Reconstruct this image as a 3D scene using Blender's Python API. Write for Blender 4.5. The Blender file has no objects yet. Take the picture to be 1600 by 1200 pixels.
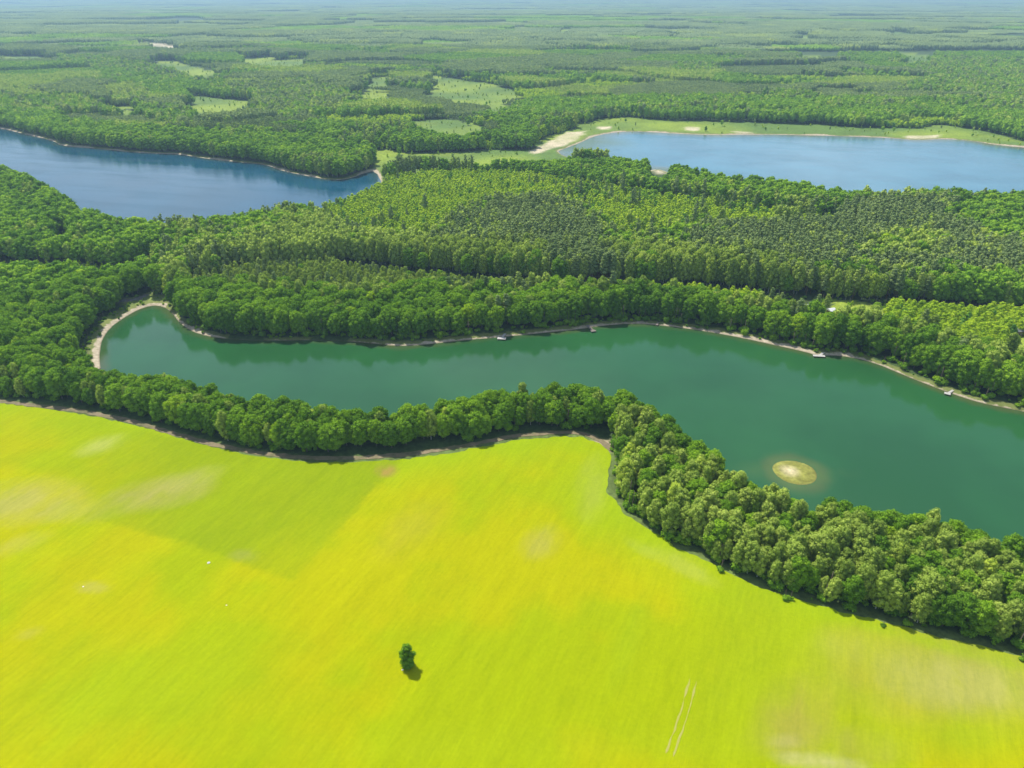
import bpy, bmesh, math, random
import numpy as np
from mathutils import Vector
from mathutils.geometry import delaunay_2d_cdt

PI = math.pi
R = math.radians
scn = bpy.context.scene
COL = scn.collection
rng = np.random.default_rng(7)
random.seed(7)

# ------------------------------------------------------------------ camera, sun, sky, exposure
H = 150.0            # drone height over the lake, metres
PITCH = R(29.1)
F = 1109.0           # focal length in pixels of the 1600 px wide photograph
cam_d = bpy.data.cameras.new('camera')
cam = bpy.data.objects.new('camera', cam_d)
COL.objects.link(cam)
cam.location = (0, 0, H)
cam.rotation_euler = (PI / 2 - PITCH, 0, 0)
cam_d.sensor_width = 36
cam_d.lens = 36 * F / 1600
cam_d.clip_start = 1
cam_d.clip_end = 120000
scn.camera = cam

SUN_EL, SUN_AZ = R(58), R(-38)
world = bpy.data.worlds.new('World')
scn.world = world
world.use_nodes = True
wn = world.node_tree
bg = wn.nodes['Background']
sky = wn.nodes.new('ShaderNodeTexSky')
sky.sky_type = 'NISHITA'
sky.sun_disc = False
sky.sun_elevation = SUN_EL
sky.sun_rotation = SUN_AZ
sky.altitude = 100
sky.air_density = 1.0
sky.dust_density = 0.8
tcn = wn.nodes.new('ShaderNodeTexCoord'); sx = wn.nodes.new('ShaderNodeSeparateXYZ'); wn.links.new(tcn.outputs['Generated'], sx.inputs[0])
def wmath(op, a, b):
    n = wn.nodes.new('ShaderNodeMath'); n.operation = op
    for i_, v_ in enumerate((a, b)):
        if isinstance(v_, (int, float)): n.inputs[i_].default_value = v_
        else: wn.links.new(v_, n.inputs[i_])
    return n.outputs[0]
zz_ = wmath('ADD', wmath('MAXIMUM', sx.outputs[2], 0.0), .08)
cx = wn.nodes.new('ShaderNodeCombineXYZ')
wn.links.new(wmath('DIVIDE', sx.outputs[0], zz_), cx.inputs[0]); wn.links.new(wmath('DIVIDE', sx.outputs[1], zz_), cx.inputs[1])
cn = wn.nodes.new('ShaderNodeTexNoise'); cn.inputs['Scale'].default_value = 1.1; cn.inputs['Detail'].default_value = 5; cn.inputs['Roughness'].default_value = .55
wn.links.new(cx.outputs[0], cn.inputs['Vector'])
cr = wn.nodes.new('ShaderNodeMapRange'); cr.interpolation_type = 'SMOOTHSTEP'
wn.links.new(cn.outputs['Fac'], cr.inputs[0]); cr.inputs[1].default_value = .43; cr.inputs[2].default_value = .66; cr.inputs[4].default_value = .38
cm = wn.nodes.new('ShaderNodeMix'); cm.data_type = 'RGBA'
wn.links.new(cr.outputs[0], cm.inputs[0]); wn.links.new(sky.outputs[0], cm.inputs[6]); cm.inputs[7].default_value = (11, 11.3, 11.8, 1)
wn.links.new(cm.outputs[2], bg.inputs[0])
bg.inputs[1].default_value = 0.125
sun_d = bpy.data.lights.new('sun', 'SUN')
sun_d.energy = 5.0
sun_d.angle = R(0.53)
sun_d.color = (1.0, 0.95, 0.87)
sun = bpy.data.objects.new('sun', sun_d)
COL.objects.link(sun)
sun.location = (-200, 200, 300)
sv = Vector((math.sin(SUN_AZ) * math.cos(SUN_EL), math.cos(SUN_AZ) * math.cos(SUN_EL), math.sin(SUN_EL)))
sun.rotation_euler = sv.to_track_quat('Z', 'Y').to_euler()
scn.view_settings.view_transform = 'Standard'
scn.view_settings.look = 'None'
scn.view_settings.exposure = 0.12
scn.view_settings.gamma = 1
scn.view_settings.use_curve_mapping = False
scn.cycles.max_bounces = 6
scn.cycles.diffuse_bounces = 3
scn.cycles.glossy_bounces = 2
scn.cycles.transmission_bounces = 2
scn.cycles.volume_bounces = 0
scn.cycles.use_denoising = True


# ------------------------------------------------------------------ helpers
def gp(px, py, z=0.0):
    """the point of the plane z that the survey pixel (px, py) stands for"""
    u = (px - 800) / F
    v = (py - 600) / F
    dy = math.cos(PITCH) - v * math.sin(PITCH)
    dz = -math.sin(PITCH) - v * math.cos(PITCH)
    t = (H - z) / -dz
    return (u * t, dy * t)


def gpoly(pts, z=0.0):
    return np.array([gp(x, y, z) for x, y in pts])


def to_px(x, y, z=0.0):
    """where a point falls on the photograph (only to rank trees by apparent size)"""
    x = np.asarray(x, float); y = np.asarray(y, float); z = np.asarray(z, float)
    dep = y * math.cos(PITCH) + (H - z) * math.sin(PITCH)
    vv = (H - z) * math.cos(PITCH) - y * math.sin(PITCH)
    return 800 + F * x / dep, 600 + F * vv / dep, dep


def inside(P, poly):
    x, y = P[:, 0], P[:, 1]
    r = np.zeros(len(P), bool)
    m = (x >= poly[:, 0].min()) & (x <= poly[:, 0].max()) & (y >= poly[:, 1].min()) & (y <= poly[:, 1].max())
    xi, yi = x[m], y[m]
    c = np.zeros(len(xi), bool)
    n = len(poly)
    j = n - 1
    for i in range(n):
        x1, y1 = poly[i]; x2, y2 = poly[j]
        if y1 != y2:
            k = ((y1 > yi) != (y2 > yi)) & (xi < (x2 - x1) * (yi - y1) / (y2 - y1) + x1)
            c ^= k
        j = i
    r[m] = c
    return r


def seg_dist(P, line, closed=False):
    d = np.full(len(P), 1e9)
    n = len(line)
    for i in range(n if closed else n - 1):
        a = line[i]; b = line[(i + 1) % n]
        ab = b - a
        L = (ab ** 2).sum() + 1e-9
        t = np.clip(((P - a) @ ab) / L, 0, 1)
        q = P - (a + t[:, None] * ab)
        d = np.minimum(d, (q ** 2).sum(1))
    return np.sqrt(d)


def sdf(P, poly, reach=60.0):
    """positive outside, negative inside"""
    out = np.full(len(P), reach)
    m = (P[:, 0] > poly[:, 0].min() - reach) & (P[:, 0] < poly[:, 0].max() + reach) & \
        (P[:, 1] > poly[:, 1].min() - reach) & (P[:, 1] < poly[:, 1].max() + reach)
    Q = P[m]
    if len(Q) == 0:
        return out
    d = seg_dist(Q, poly, True)
    s = np.where(inside(Q, poly), -1, 1)
    out[m] = np.minimum(d, 200) * s
    return out


_NT = np.random.default_rng(99).random((257, 257))


def vnoise(P, scale, seed=0):
    x = P[:, 0] / scale + seed * 37.7 + 1000.5
    y = P[:, 1] / scale + seed * 91.3 + 1000.5
    xi = np.floor(x).astype(int); yi = np.floor(y).astype(int)
    fx = x - xi; fy = y - yi
    fx = fx * fx * (3 - 2 * fx); fy = fy * fy * (3 - 2 * fy)
    a = _NT[xi % 256, yi % 256]; b = _NT[(xi + 1) % 256, yi % 256]
    c = _NT[xi % 256, (yi + 1) % 256]; d = _NT[(xi + 1) % 256, (yi + 1) % 256]
    return (a * (1 - fx) + b * fx) * (1 - fy) + (c * (1 - fx) + d * fx) * fy


def fbm(P, scale, seed=0, octv=3):
    s = 0; a = 1; t = 0
    for k in range(octv):
        s = s + a * vnoise(P, scale / 2 ** k, seed + k * 11); t += a; a *= .5
    return s / t


def smooth(line, n=2):
    """Chaikin corner cutting on a closed outline"""
    p = np.array(line)
    for _ in range(n):
        q = np.roll(p, -1, 0)
        p = np.stack([p * .75 + q * .25, p * .25 + q * .75], 1).reshape(-1, 2)
    return p


def np_mesh(name, V, Fc, loop_n=4):
    me = bpy.data.meshes.new(name)
    V = np.asarray(V, np.float32); Fc = np.asarray(Fc, np.int32)
    me.vertices.add(len(V)); me.vertices.foreach_set('co', V.ravel())
    me.loops.add(Fc.size); me.loops.foreach_set('vertex_index', Fc.ravel())
    me.polygons.add(len(Fc))
    me.polygons.foreach_set('loop_start', np.arange(0, Fc.size, loop_n, dtype=np.int32))
    me.update(calc_edges=True)
    return me


def set_attr(me, name, arr, kind='FLOAT'):
    a = me.attributes.new(name, kind, 'POINT')
    arr = np.asarray(arr, np.float32)
    if kind == 'FLOAT':
        a.data.foreach_set('value', arr.ravel())
    elif kind == 'FLOAT_COLOR':
        if arr.shape[1] == 3:
            arr = np.concatenate([arr, np.ones((len(arr), 1), np.float32)], 1)
        a.data.foreach_set('color', arr.ravel())
    elif kind == 'FLOAT_VECTOR':
        a.data.foreach_set('vector', arr.ravel())


def tag(o, label=None, cat=None, group=None, kind=None):
    if label: o['label'] = label
    if cat: o['category'] = cat
    if group: o['group'] = group
    if kind: o['kind'] = kind
    return o


def link(name, me, mat=None, parent=None):
    o = bpy.data.objects.new(name, me)
    if mat is not None and len(me.materials) == 0:
        me.materials.append(mat)
    COL.objects.link(o)
    if parent: o.parent = parent
    return o


# ------------------------------------------------------------------ materials
def new_mat(name):
    m = bpy.data.materials.new(name)
    m.use_nodes = True
    nt = m.node_tree
    return m, nt, nt.nodes['Principled BSDF'], nt.nodes['Material Output']


def N(nt, t, **kw):
    n = nt.nodes.new(t)
    for k, v in kw.items():
        setattr(n, k, v)
    return n


def noise(nt, vec, scale, detail=3, rough=.55):
    n = N(nt, 'ShaderNodeTexNoise')
    n.inputs['Scale'].default_value = scale
    n.inputs['Detail'].default_value = detail
    n.inputs['Roughness'].default_value = rough
    if vec is not None: nt.links.new(vec, n.inputs['Vector'])
    return n.outputs['Fac']


def mapr(nt, v, a, b, c=0.0, d=1.0, smoothst=False):
    n = N(nt, 'ShaderNodeMapRange')
    if smoothst: n.interpolation_type = 'SMOOTHSTEP'
    nt.links.new(v, n.inputs[0])
    for i, q in enumerate((a, b, c, d)): n.inputs[1 + i].default_value = q
    return n.outputs[0]


def mix(nt, fac, a, b, typ='MIX'):
    n = N(nt, 'ShaderNodeMix', data_type='RGBA', blend_type=typ)
    for s, v in ((n.inputs[0], fac), (n.inputs[6], a), (n.inputs[7], b)):
        if isinstance(v, (int, float)): s.default_value = v
        elif isinstance(v, tuple): s.default_value = (*v, 1) if len(v) == 3 else v
        else: nt.links.new(v, s)
    return n.outputs[2]


def mth(nt, op, a, b=None):
    n = N(nt, 'ShaderNodeMath', operation=op)
    for s, v in ((n.inputs[0], a), (n.inputs[1], b)):
        if v is None: continue
        if isinstance(v, (int, float)): s.default_value = v
        else: nt.links.new(v, s)
    return n.outputs[0]


def attr(nt, name, col=False):
    n = N(nt, 'ShaderNodeAttribute', attribute_name=name)
    return n.outputs['Color'] if col else n.outputs['Fac']


def pos(nt):
    return N(nt, 'ShaderNodeNewGeometry').outputs['Position']


def leaf_material(name, dark, mid, light, odd, odd_amount=.12, transl=.28):
    """foliage: every tree has its own tint, stands drift in tint over the land, leaf clusters vary"""
    m, nt, p, out = new_mat(name)
    oi = N(nt, 'ShaderNodeObjectInfo')
    rnd = oi.outputs['Random']
    stand = noise(nt, oi.outputs['Location'], .022, 4, .65)
    small = noise(nt, pos(nt), .9, 2)
    a = mth(nt, 'ADD', mth(nt, 'MULTIPLY', rnd, .55), mth(nt, 'MULTIPLY', mapr(nt, stand, .3, .7), .5))
    a = mth(nt, 'ADD', a, mapr(nt, small, .3, .7, -.16, .16))
    c = mix(nt, mapr(nt, a, 0, .5), dark, mid)
    c = mix(nt, mapr(nt, a, .5, 1.05), c, light)
    r2 = mth(nt, 'FRACT', mth(nt, 'MULTIPLY', rnd, 17.3))
    c = mix(nt, mapr(nt, r2, 1 - odd_amount, 1 - odd_amount + .06), c, odd)
    d = N(nt, 'ShaderNodeBsdfDiffuse')
    t = N(nt, 'ShaderNodeBsdfTranslucent')
    nt.links.new(c, d.inputs[0])
    tc = mix(nt, 1.0, c, (1.2, 1.3, .6), 'MULTIPLY')
    nt.links.new(tc, t.inputs[0])
    ms = N(nt, 'ShaderNodeMixShader')
    ms.inputs[0].default_value = transl
    nt.links.new(d.outputs[0], ms.inputs[1]); nt.links.new(t.outputs[0], ms.inputs[2])
    nt.links.new(ms.outputs[0], out.inputs[0])
    nt.nodes.remove(p)
    return m


def simple_mat(name, c1, c2, scale=2.0, rough=.8, bump=0.0):
    m, nt, p, out = new_mat(name)
    f = noise(nt, pos(nt), scale, 4)
    nt.links.new(mix(nt, mapr(nt, f, .3, .7), c1, c2), p.inputs['Base Color'])
    p.inputs['Roughness'].default_value = rough
    if bump:
        b = N(nt, 'ShaderNodeBump'); b.inputs['Strength'].default_value = bump
        nt.links.new(f, b.inputs['Height']); nt.links.new(b.outputs[0], p.inputs['Normal'])
    return m


M_BROAD = leaf_material('broadleaf_leaves', (.085, .195, .018), (.190, .355, .022), (.320, .500, .028), (.38, .54, .02), .05, .20)
M_BIRCH = leaf_material('birch_leaves', (.195, .290, .046), (.335, .450, .070), (.475, .570, .110), (.43, .54, .06), .08, .18)
M_PINE = leaf_material('pine_needles', (.150, .225, .082), (.235, .320, .108), (.330, .420, .140), (.36, .45, .09), .10, .2)
M_YOUNG = leaf_material('young_leaves', (.225, .375, .022), (.370, .520, .026), (.490, .620, .030), (.14, .30, .04), .12, .24)
M_BARK = simple_mat('bark', (.09, .07, .05), (.16, .13, .10), 3, .9)
M_PBARK = simple_mat('pine_bark', (.16, .09, .05), (.26, .14, .08), 3, .9)
M_BBARK = simple_mat('birch_bark', (.55, .53, .48), (.28, .26, .23), 5, .8)

# ------------------------------------------------------------------ the survey: shores, field, stands (pixel outlines put down on the land)
strip_top = [(150, 572), (180, 575), (240, 583), (290, 587), (330, 598), (380, 612), (420, 618), (460, 624), (500, 637),
             (560, 643), (620, 641), (660, 633), (720, 620), (780, 608), (860, 601), (920, 601), (960, 605), (1008, 622),
             (1054, 650), (1068, 676), (1088, 692), (1115, 706), (1160, 722), (1205, 744), (1250, 765), (1290, 780),
             (1370, 792), (1420, 797), (1470, 804), (1540, 824), (1600, 842), (1750, 885), (2000, 960)]
near_shore = gpoly(strip_top, 13.0)
near_shore = near_shore * (1 + 3.0 / np.linalg.norm(near_shore, axis=1))[:, None]
far_shore = gpoly([(2100, 705), (1900, 685), (1720, 664), (1650, 653), (1580, 639), (1530, 629), (1490, 616), (1450, 601), (1410, 585), (1370, 568),
                   (1330, 558), (1300, 555), (1280, 556), (1255, 549), (1210, 539), (1160, 528), (1100, 517), (1040, 509), (990, 505), (940, 509),
                   (900, 515), (840, 521), (780, 527), (720, 532), (660, 539), (620, 541), (580, 536), (540, 533), (490, 531),
                   (440, 532), (400, 532), (345, 529), (310, 522), (290, 512), (277, 500), (269, 488), (256, 479), (236, 477),
                   (213, 485), (191, 498), (171, 513), (159, 531), (156, 548), (155, 562)])
LAKE_A = smooth(np.concatenate([near_shore, far_shore]), 1)
LAKE_B = smooth(np.concatenate([gpoly([(-500, 158), (-200, 178), (0, 200), (40, 210), (84, 220), (95, 228), (150, 232), (210, 238), (245, 240), (280, 241),
                                (330, 249), (380, 254), (415, 257), (440, 267), (480, 275), (520, 282), (548, 279), (570, 270), (587, 267)]),
                         gpoly([(596, 262), (580, 274), (540, 288), (500, 303), (450, 316), (400, 328), (350, 334), (300, 336),
                                (262, 338), (240, 341), (190, 338), (150, 326), (110, 309), (70, 283), (40, 265), (0, 253),
                                (-80, 244), (-250, 235), (-500, 226)], 15)]), 1)
LAKE_C = smooth(gpoly([(868, 238), (885, 231), (905, 224), (925, 214), (950, 208), (985, 205), (1010, 206), (1060, 209), (1110, 211),
                (1180, 210), (1250, 211), (1330, 213), (1400, 216), (1430, 219), (1480, 217), (1520, 220), (1560, 227), (1620, 232),
                (1900, 250), (2300, 262), (2300, 330), (1900, 326), (1620, 320), (1560, 325), (1500, 328), (1400, 327), (1330, 319),
                (1200, 304), (1100, 290), (1060, 281), (1044, 269), (1028, 264), (1012, 267), (1000, 271), (950, 261), (900, 251)]), 1)
ISLE_C = np.array(gp(1242, 738))
ISLE_R = 7.6
_a = np.linspace(0, 2 * PI, 40, endpoint=False)
ISLE = ISLE_C + np.stack([np.cos(_a) * ISLE_R * (1 + .035 * np.sin(3 * _a)), np.sin(_a) * ISLE_R * (1 + .03 * np.cos(2 * _a))], 1)
LAKES = [LAKE_A, LAKE_B, LAKE_C]

tree_front = [(-200, 585), (-90, 603), (0, 620), (105, 627), (196, 645), (280, 669), (332, 684), (402, 701), (480, 708), (560, 706), (622, 700),
              (745, 685), (850, 665), (920, 672), (969, 704), (962, 730), (956, 766), (982, 804), (1059, 850), (1152, 896),
              (1208, 920), (1320, 948), (1413, 971), (1553, 1004), (1600, 1017), (1750, 1057), (2000, 1126)]
field_edge = [(-400, 560), (-200, 597), (0, 630), (60, 637), (130, 648), (200, 662), (270, 681), (330, 699), (400, 713), (480, 722), (560, 722),
              (640, 717), (720, 705), (800, 689), (860, 683), (905, 682), (940, 694), (957, 712), (953, 735), (948, 765),
              (972, 800), (1000, 818), (1060, 856), (1150, 901), (1210, 927), (1320, 956), (1410, 980), (1500, 1003),
              (1600, 1026), (1750, 1066), (2000, 1135)]
LAND = 1.2
FIELD = np.concatenate([gpoly(field_edge, LAND), np.array([(420, 60), (420, -20), (-420, -20), (-420, 60)])])
FIELD_LINE = gpoly(field_edge, LAND)
TREE_LINE = gpoly(tree_front, LAND)
STRIP = np.concatenate([TREE_LINE, near_shore[::-1]])
# the strip's left end runs on into the left forest

# (kind, plane height of the outline, outline)
REG = [
    ('mixed', 14, [(-800, 700), (-800, 225), (560, 225), (620, 235), (900, 240), (2400, 240), (2400, 700)]),
    # left forest
    ('broad', 14, [(-800, 700), (-800, 225), (0, 240), (250, 335), (250, 400), (230, 440), (215, 470), (150, 560), (170, 640), (0, 660)]),
    ('pine', 15, [(255, 330), (300, 326), (350, 322), (400, 318), (450, 305), (500, 295), (545, 280), (600, 250), (640, 240), (670, 245),
                  (600, 290), (540, 300), (480, 318), (400, 335), (330, 345), (262, 350)]),
    ('birch', 14, [(250, 345), (520, 335), (640, 350), (680, 372), (560, 382), (520, 385), (400, 400), (270, 380)]),
    ('mixed', 14, [(250, 345), (340, 330), (420, 340), (380, 375), (270, 380)]),
    ('row', 0, [(740, 252), (830, 238), (868, 236), (950, 255), (1060, 270), (1200, 296), (1345, 312), (1345, 345), (1200, 335), (1080, 318), (960, 300), (900, 292), (820, 282), (740, 276)]),
    # bright young wood between the lakes
    ('bright', 8, [(590, 270), (700, 262), (780, 262), (860, 270), (960, 286), (1080, 304), (1200, 322), (1340, 338), (1330, 368),
                    (1200, 372), (1100, 370), (990, 372), (950, 362), (900, 325), (850, 318), (760, 325), (690, 365), (650, 385), (560, 372),
                    (460, 332), (520, 300)]),
    ('pine', 17, [(676, 360), (720, 325), (770, 304), (850, 296), (905, 318), (935, 350), (960, 385), (1000, 408), (870, 410), (830, 372), (760, 372), (690, 368)]),
    ('birch', 16, [(520, 372), (600, 360), (700, 366), (830, 372), (870, 408), (760, 398), (640, 386), (520, 378)]),
    ('birch', 16, [(930, 372), (1100, 380), (1240, 395), (1240, 425), (1100, 409), (1000, 407)]),
    ('pine', 16, [(1100, 345), (1200, 345), (1320, 335), (1345, 303), (1500, 306), (1480, 330), (1560, 370), (1800, 400), (1800, 455),
                  (1450, 440), (1330, 432), (1240, 400), (1080, 372)]),
    ('mixed', 16, [(1240, 400), (1420, 410), (1700, 425), (1700, 452), (1450, 440), (1330, 434), (1230, 425)]),
    ('birch', 15, [(1360, 380), (1400, 360), (1480, 362), (1450, 395), (1380, 400)]),
    ('broad', 14, [(1480, 330), (1500, 308), (1600, 296), (1800, 290), (1800, 385), (1560, 368)]),
    # between the forest ride and the lake belt
    ('light', 8, [(525, 398), (640, 410), (700, 418), (760, 425), (830, 430), (950, 436), (1030, 441), (1100, 445), (1200, 448),
                    (1300, 460), (1300, 500), (1200, 484), (1100, 468), (950, 455), (800, 455), (600, 460), (400, 450), (280, 445),
                    (300, 420), (400, 405)]),
    ('young', 8, [(950, 436), (1100, 445), (1200, 448), (1300, 458), (1400, 456), (1480, 457), (1600, 464), (1900, 480), (1900, 640), (1600, 575),
                  (1500, 552), (1400, 520), (1330, 496), (1200, 482), (1100, 466), (950, 456)]),
    ('shrub', 6, [(1190, 458), (1290, 462), (1320, 480), (1250, 490), (1190, 478)]),
    ('mixlow', 8, [(1480, 535), (1540, 532), (1580, 556), (1560, 562), (1500, 556)]),
    # belt on the lake's far side
    ('belt', 13, [(262, 440), (330, 438), (400, 447), (500, 458), (600, 458), (700, 458), (800, 453), (900, 458), (950, 452), (1000, 456),
                   (1100, 466), (1200, 481), (1290, 492), (1340, 505), (1400, 526), (1500, 560), (1600, 583), (1900, 648), (1900, 760),
                   (1200, 620), (600, 600), (300, 600), (262, 500)]),
    ('bigoak', 13, [(1330, 503), (1380, 508), (1440, 528), (1500, 560), (1600, 574), (1800, 612), (1800, 720), (1560, 650), (1400, 600), (1340, 560)]),
]
CLEAR = [  # treeless: (kind, outline on the ground)
    ('ride', [(525, 412), (640, 424), (760, 437), (870, 446), (1000, 446), (1100, 449), (1200, 462), (1330, 472), (1450, 477), (1600, 487), (1900, 507),
              (1900, 524), (1600, 504), (1450, 494), (1330, 489), (1200, 479), (1100, 466), (1000, 463), (870, 463), (760, 454), (640, 441), (525, 428)]),
    ('ride', [(266, 362), (256, 400), (242, 440), (226, 476), (234, 480), (250, 442), (263, 402), (271, 364)]),
    ('gap', [(-100, 410), (0, 414), (60, 413), (120, 414), (180, 421), (215, 414), (246, 402), (246, 418), (222, 440), (185, 454), (120, 444), (60, 440), (0, 442), (-100, 438)]),
    ('gap', [(88, 378), (104, 366), (118, 372), (112, 398), (92, 404)]),
    ('lawn', [(1302, 471), (1345, 475), (1375, 484), (1392, 500), (1384, 508), (1352, 498), (1312, 496), (1288, 503), (1276, 496), (1300, 488)]),
    ('lawn', [(1572, 528), (1650, 524), (1650, 556), (1586, 552)]),
    ('bay', [(186, 468), (216, 466), (236, 460), (262, 464), (272, 480), (262, 494), (225, 500), (196, 492)]),
    ('bay', [(145, 560), (150, 520), (165, 500), (192, 484), (200, 500), (170, 530), (165, 575)]),
    ('yard', [(1226, 480), (1270, 480), (1274, 506), (1224, 506)]),
    ('sandpit', [(1330, 352), (1336, 336), (1339, 336), (1334, 368), (1328, 368)]),
]
FCLEAR = [  # far meadows
    [(668, 120), (720, 126), (772, 134), (812, 138), (812, 166), (786, 180), (752, 162), (700, 148), (668, 140)],
    [(575, 122), (614, 122), (614, 131), (575, 131)],
    [(236, 97), (275, 98), (345, 114), (346, 124), (308, 122), (272, 108), (240, 106)],
    [(300, 152), (350, 155), (392, 161), (385, 174), (330, 182), (285, 184), (300, 168)],
    [(376, 94), (400, 95), (420, 92), (440, 96), (490, 96), (482, 110), (440, 109), (380, 105)],
    [(0, 92), (60, 92), (80, 98), (0, 99)],
    [(650, 190), (762, 194), (762, 208), (700, 212), (650, 202)],
    [(578, 241), (600, 236), (640, 240), (740, 238), (830, 236), (852, 243), (820, 252), (700, 250), (640, 252), (602, 262), (590, 268), (575, 262)],
    [(800, 248), (826, 228), (870, 212), (912, 194), (965, 188), (1050, 188), (1200, 193), (1330, 198), (1450, 205), (1480, 196), (1520, 204), (1600, 224), (1900, 240),
     (1900, 260), (1200, 240), (900, 240), (860, 250), (820, 250)],
    [(1405, 84), (1432, 87), (1456, 92), (1456, 99), (1405, 104)],
    [(1236, 60), (1272, 60), (1272, 64), (1236, 64)], [(1250, 90), (1312, 92), (1312, 97), (1256, 97)],
    [(868, 50), (892, 51), (892, 58), (868, 57)], [(1040, 56), (1060, 57), (1056, 61), (1040, 60)], [(164, 172), (212, 167), (216, 172), (168, 178)],
    [(1380, 55), (1440, 60), (1380, 62)], [(560, 142), (620, 148), (600, 154), (556, 150)],
]
FSAND = [[(224, 71), (290, 76), (290, 81), (228, 78)], [(818, 240), (856, 222), (884, 208), (922, 205), (905, 222), (868, 234), (840, 243)],
         [(930, 199), (958, 199), (956, 204), (934, 205)], [(1064, 199), (1096, 199), (1092, 207), (1066, 205)], [(1140, 206), (1180, 208), (1178, 211), (1144, 210)],
         [(1408, 213), (1470, 212), (1468, 220), (1412, 219)], [(1010, 262), (1040, 262), (1052, 274), (1020, 276)],
         [(560, 274), (584, 264), (594, 262), (590, 270), (570, 277)]]
FREG = [
    ('fbroad', 14, [(-800, 150), (0, 158), (60, 165), (100, 180), (200, 193), (300, 200), (400, 200), (470, 212), (560, 226), (588, 240), (590, 272), (480, 300), (-800, 300)]),
    ('fbirch', 14, [(-500, 120), (0, 130), (60, 140), (150, 150), (90, 172), (0, 166), (-500, 150)]),
    ('fyoungpine', 10, [(80, 180), (160, 170), (300, 178), (330, 195), (200, 196), (100, 188)]),
    ('fbroad', 14, [(150, 92), (260, 108), (340, 125), (400, 130), (420, 150), (300, 150), (220, 150), (160, 120)]),
    ('fbirch', 14, [(150, 132), (210, 125), (240, 150), (180, 160)]),
    ('fmixed', 15, [(330, 130), (480, 120), (560, 150), (470, 180), (400, 180), (390, 160)]),
    ('fbroad', 15, [(420, 190), (520, 185), (640, 205), (800, 205), (900, 180), (1000, 175), (830, 235), (640, 240), (590, 240), (560, 215)]),
    ('fyoung', 8, [(740, 214), (900, 196), (905, 206), (830, 228), (760, 232)]),
    ('fbroad', 13, [(760, 176), (850, 155), (1000, 148), (1300, 150), (1700, 160), (1700, 210), (1500, 196), (1330, 190), (1100, 184), (930, 186), (800, 235)]),
    ('fyoung', 8, [(900, 180), (1000, 171), (1130, 171), (1300, 174), (1300, 178), (1000, 177), (905, 190)]),
    ('fyoung', 6, [(1370, 190), (1420, 184), (1500, 186), (1500, 204), (1380, 204)]),
    ('fyoungpine', 8, [(1005, 130), (1080, 126), (1140, 130), (1160, 148), (960, 150), (935, 142)]),
    ('fyoungpine', 8, [(1275, 137), (1335, 138), (1345, 150), (1275, 150)]),
    ('fbroad', 15, [(1160, 62), (1400, 62), (1600, 75), (1800, 85), (1800, 110), (1500, 100), (1300, 90), (1200, 85)]),
    ('fbright', 12, [(1380, 95), (1500, 92), (1800, 105), (1800, 160), (1560, 148), (1400, 140), (1450, 120)]),
    ('fbright', 12, [(-300, 148), (0, 146), (120, 150), (260, 166), (200, 176), (90, 170), (0, 164), (-300, 170)]),
    ('fbright', 10, [(95, 90), (160, 92), (270, 108), (360, 124), (340, 134), (240, 122), (150, 106), (90, 98)]),
    ('fbright', 10, [(210, 172), (300, 168), (330, 182), (260, 190)]),
    ('fyoungpine', 8, [(560, 128), (700, 145), (780, 172), (700, 178), (600, 160)]),
    ('fbright', 10, [(820, 205), (880, 180), (1000, 166), (1150, 158), (1150, 166), (1010, 174), (900, 192), (840, 215)]),
    ('fbright', 10, [(500, 215), (600, 196), (700, 200), (640, 215), (560, 228)]),
    ('fbright', 12, [(1290, 160), (1420, 158), (1420, 166), (1300, 168)]),
    ('fbright', 12, [(1440, 150), (1600, 150), (1800, 160), (1800, 180), (1560, 172), (1470, 168)]),
    ('fbright', 12, [(1200, 140), (1300, 150), (1260, 156), (1200, 152)]),
    ('fbright', 12, [(1060, 98), (1110, 100), (1130, 112), (1050, 112)]),
]
REG = [(k, z, gpoly(p, z)) for k, z, p in REG]
CLEAR = [(k, gpoly(p)) for k, p in CLEAR]
FCLEAR = [gpoly(p) for p in FCLEAR]
FSAND = [gpoly(p) for p in FSAND]
FREG = [(k, z, gpoly(p, z)) for k, z, p in FREG]


WEST = gpoly([(152, 575), (156, 560), (158, 531), (171, 513), (191, 498), (213, 485), (236, 477)])


def relief(P):
    """low swells of the land far from the lakes"""
    d = np.linalg.norm(P, axis=1)
    w = np.clip((d - 1100) / 2500, 0, 1)
    w = w * w * (3 - 2 * w)
    return w * (14 * (fbm(P, 1500, 3, 2) - .45) + 26 * (vnoise(P, 4200, 9) - .45))


def land_z(P):
    """ground height and signed distance to the nearest shore (positive on land)"""
    d = np.full(len(P), 60.0)
    for L in LAKES:
        d = np.minimum(d, sdf(P, L))
    di = sdf(P, ISLE)
    d = np.where(di < 0, -di, np.where(d < 0, np.maximum(d, -di), d))
    z = np.where(d > 0, LAND * (1 - np.exp(-d / 3.0)), np.maximum(d * .25, -2.0))
    z = np.where(di < 0, .35 * (1 - np.exp(-np.maximum(d, 0) / 2.5)), z)
    return z + np.where(d > 20, relief(P), 0), d


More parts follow.
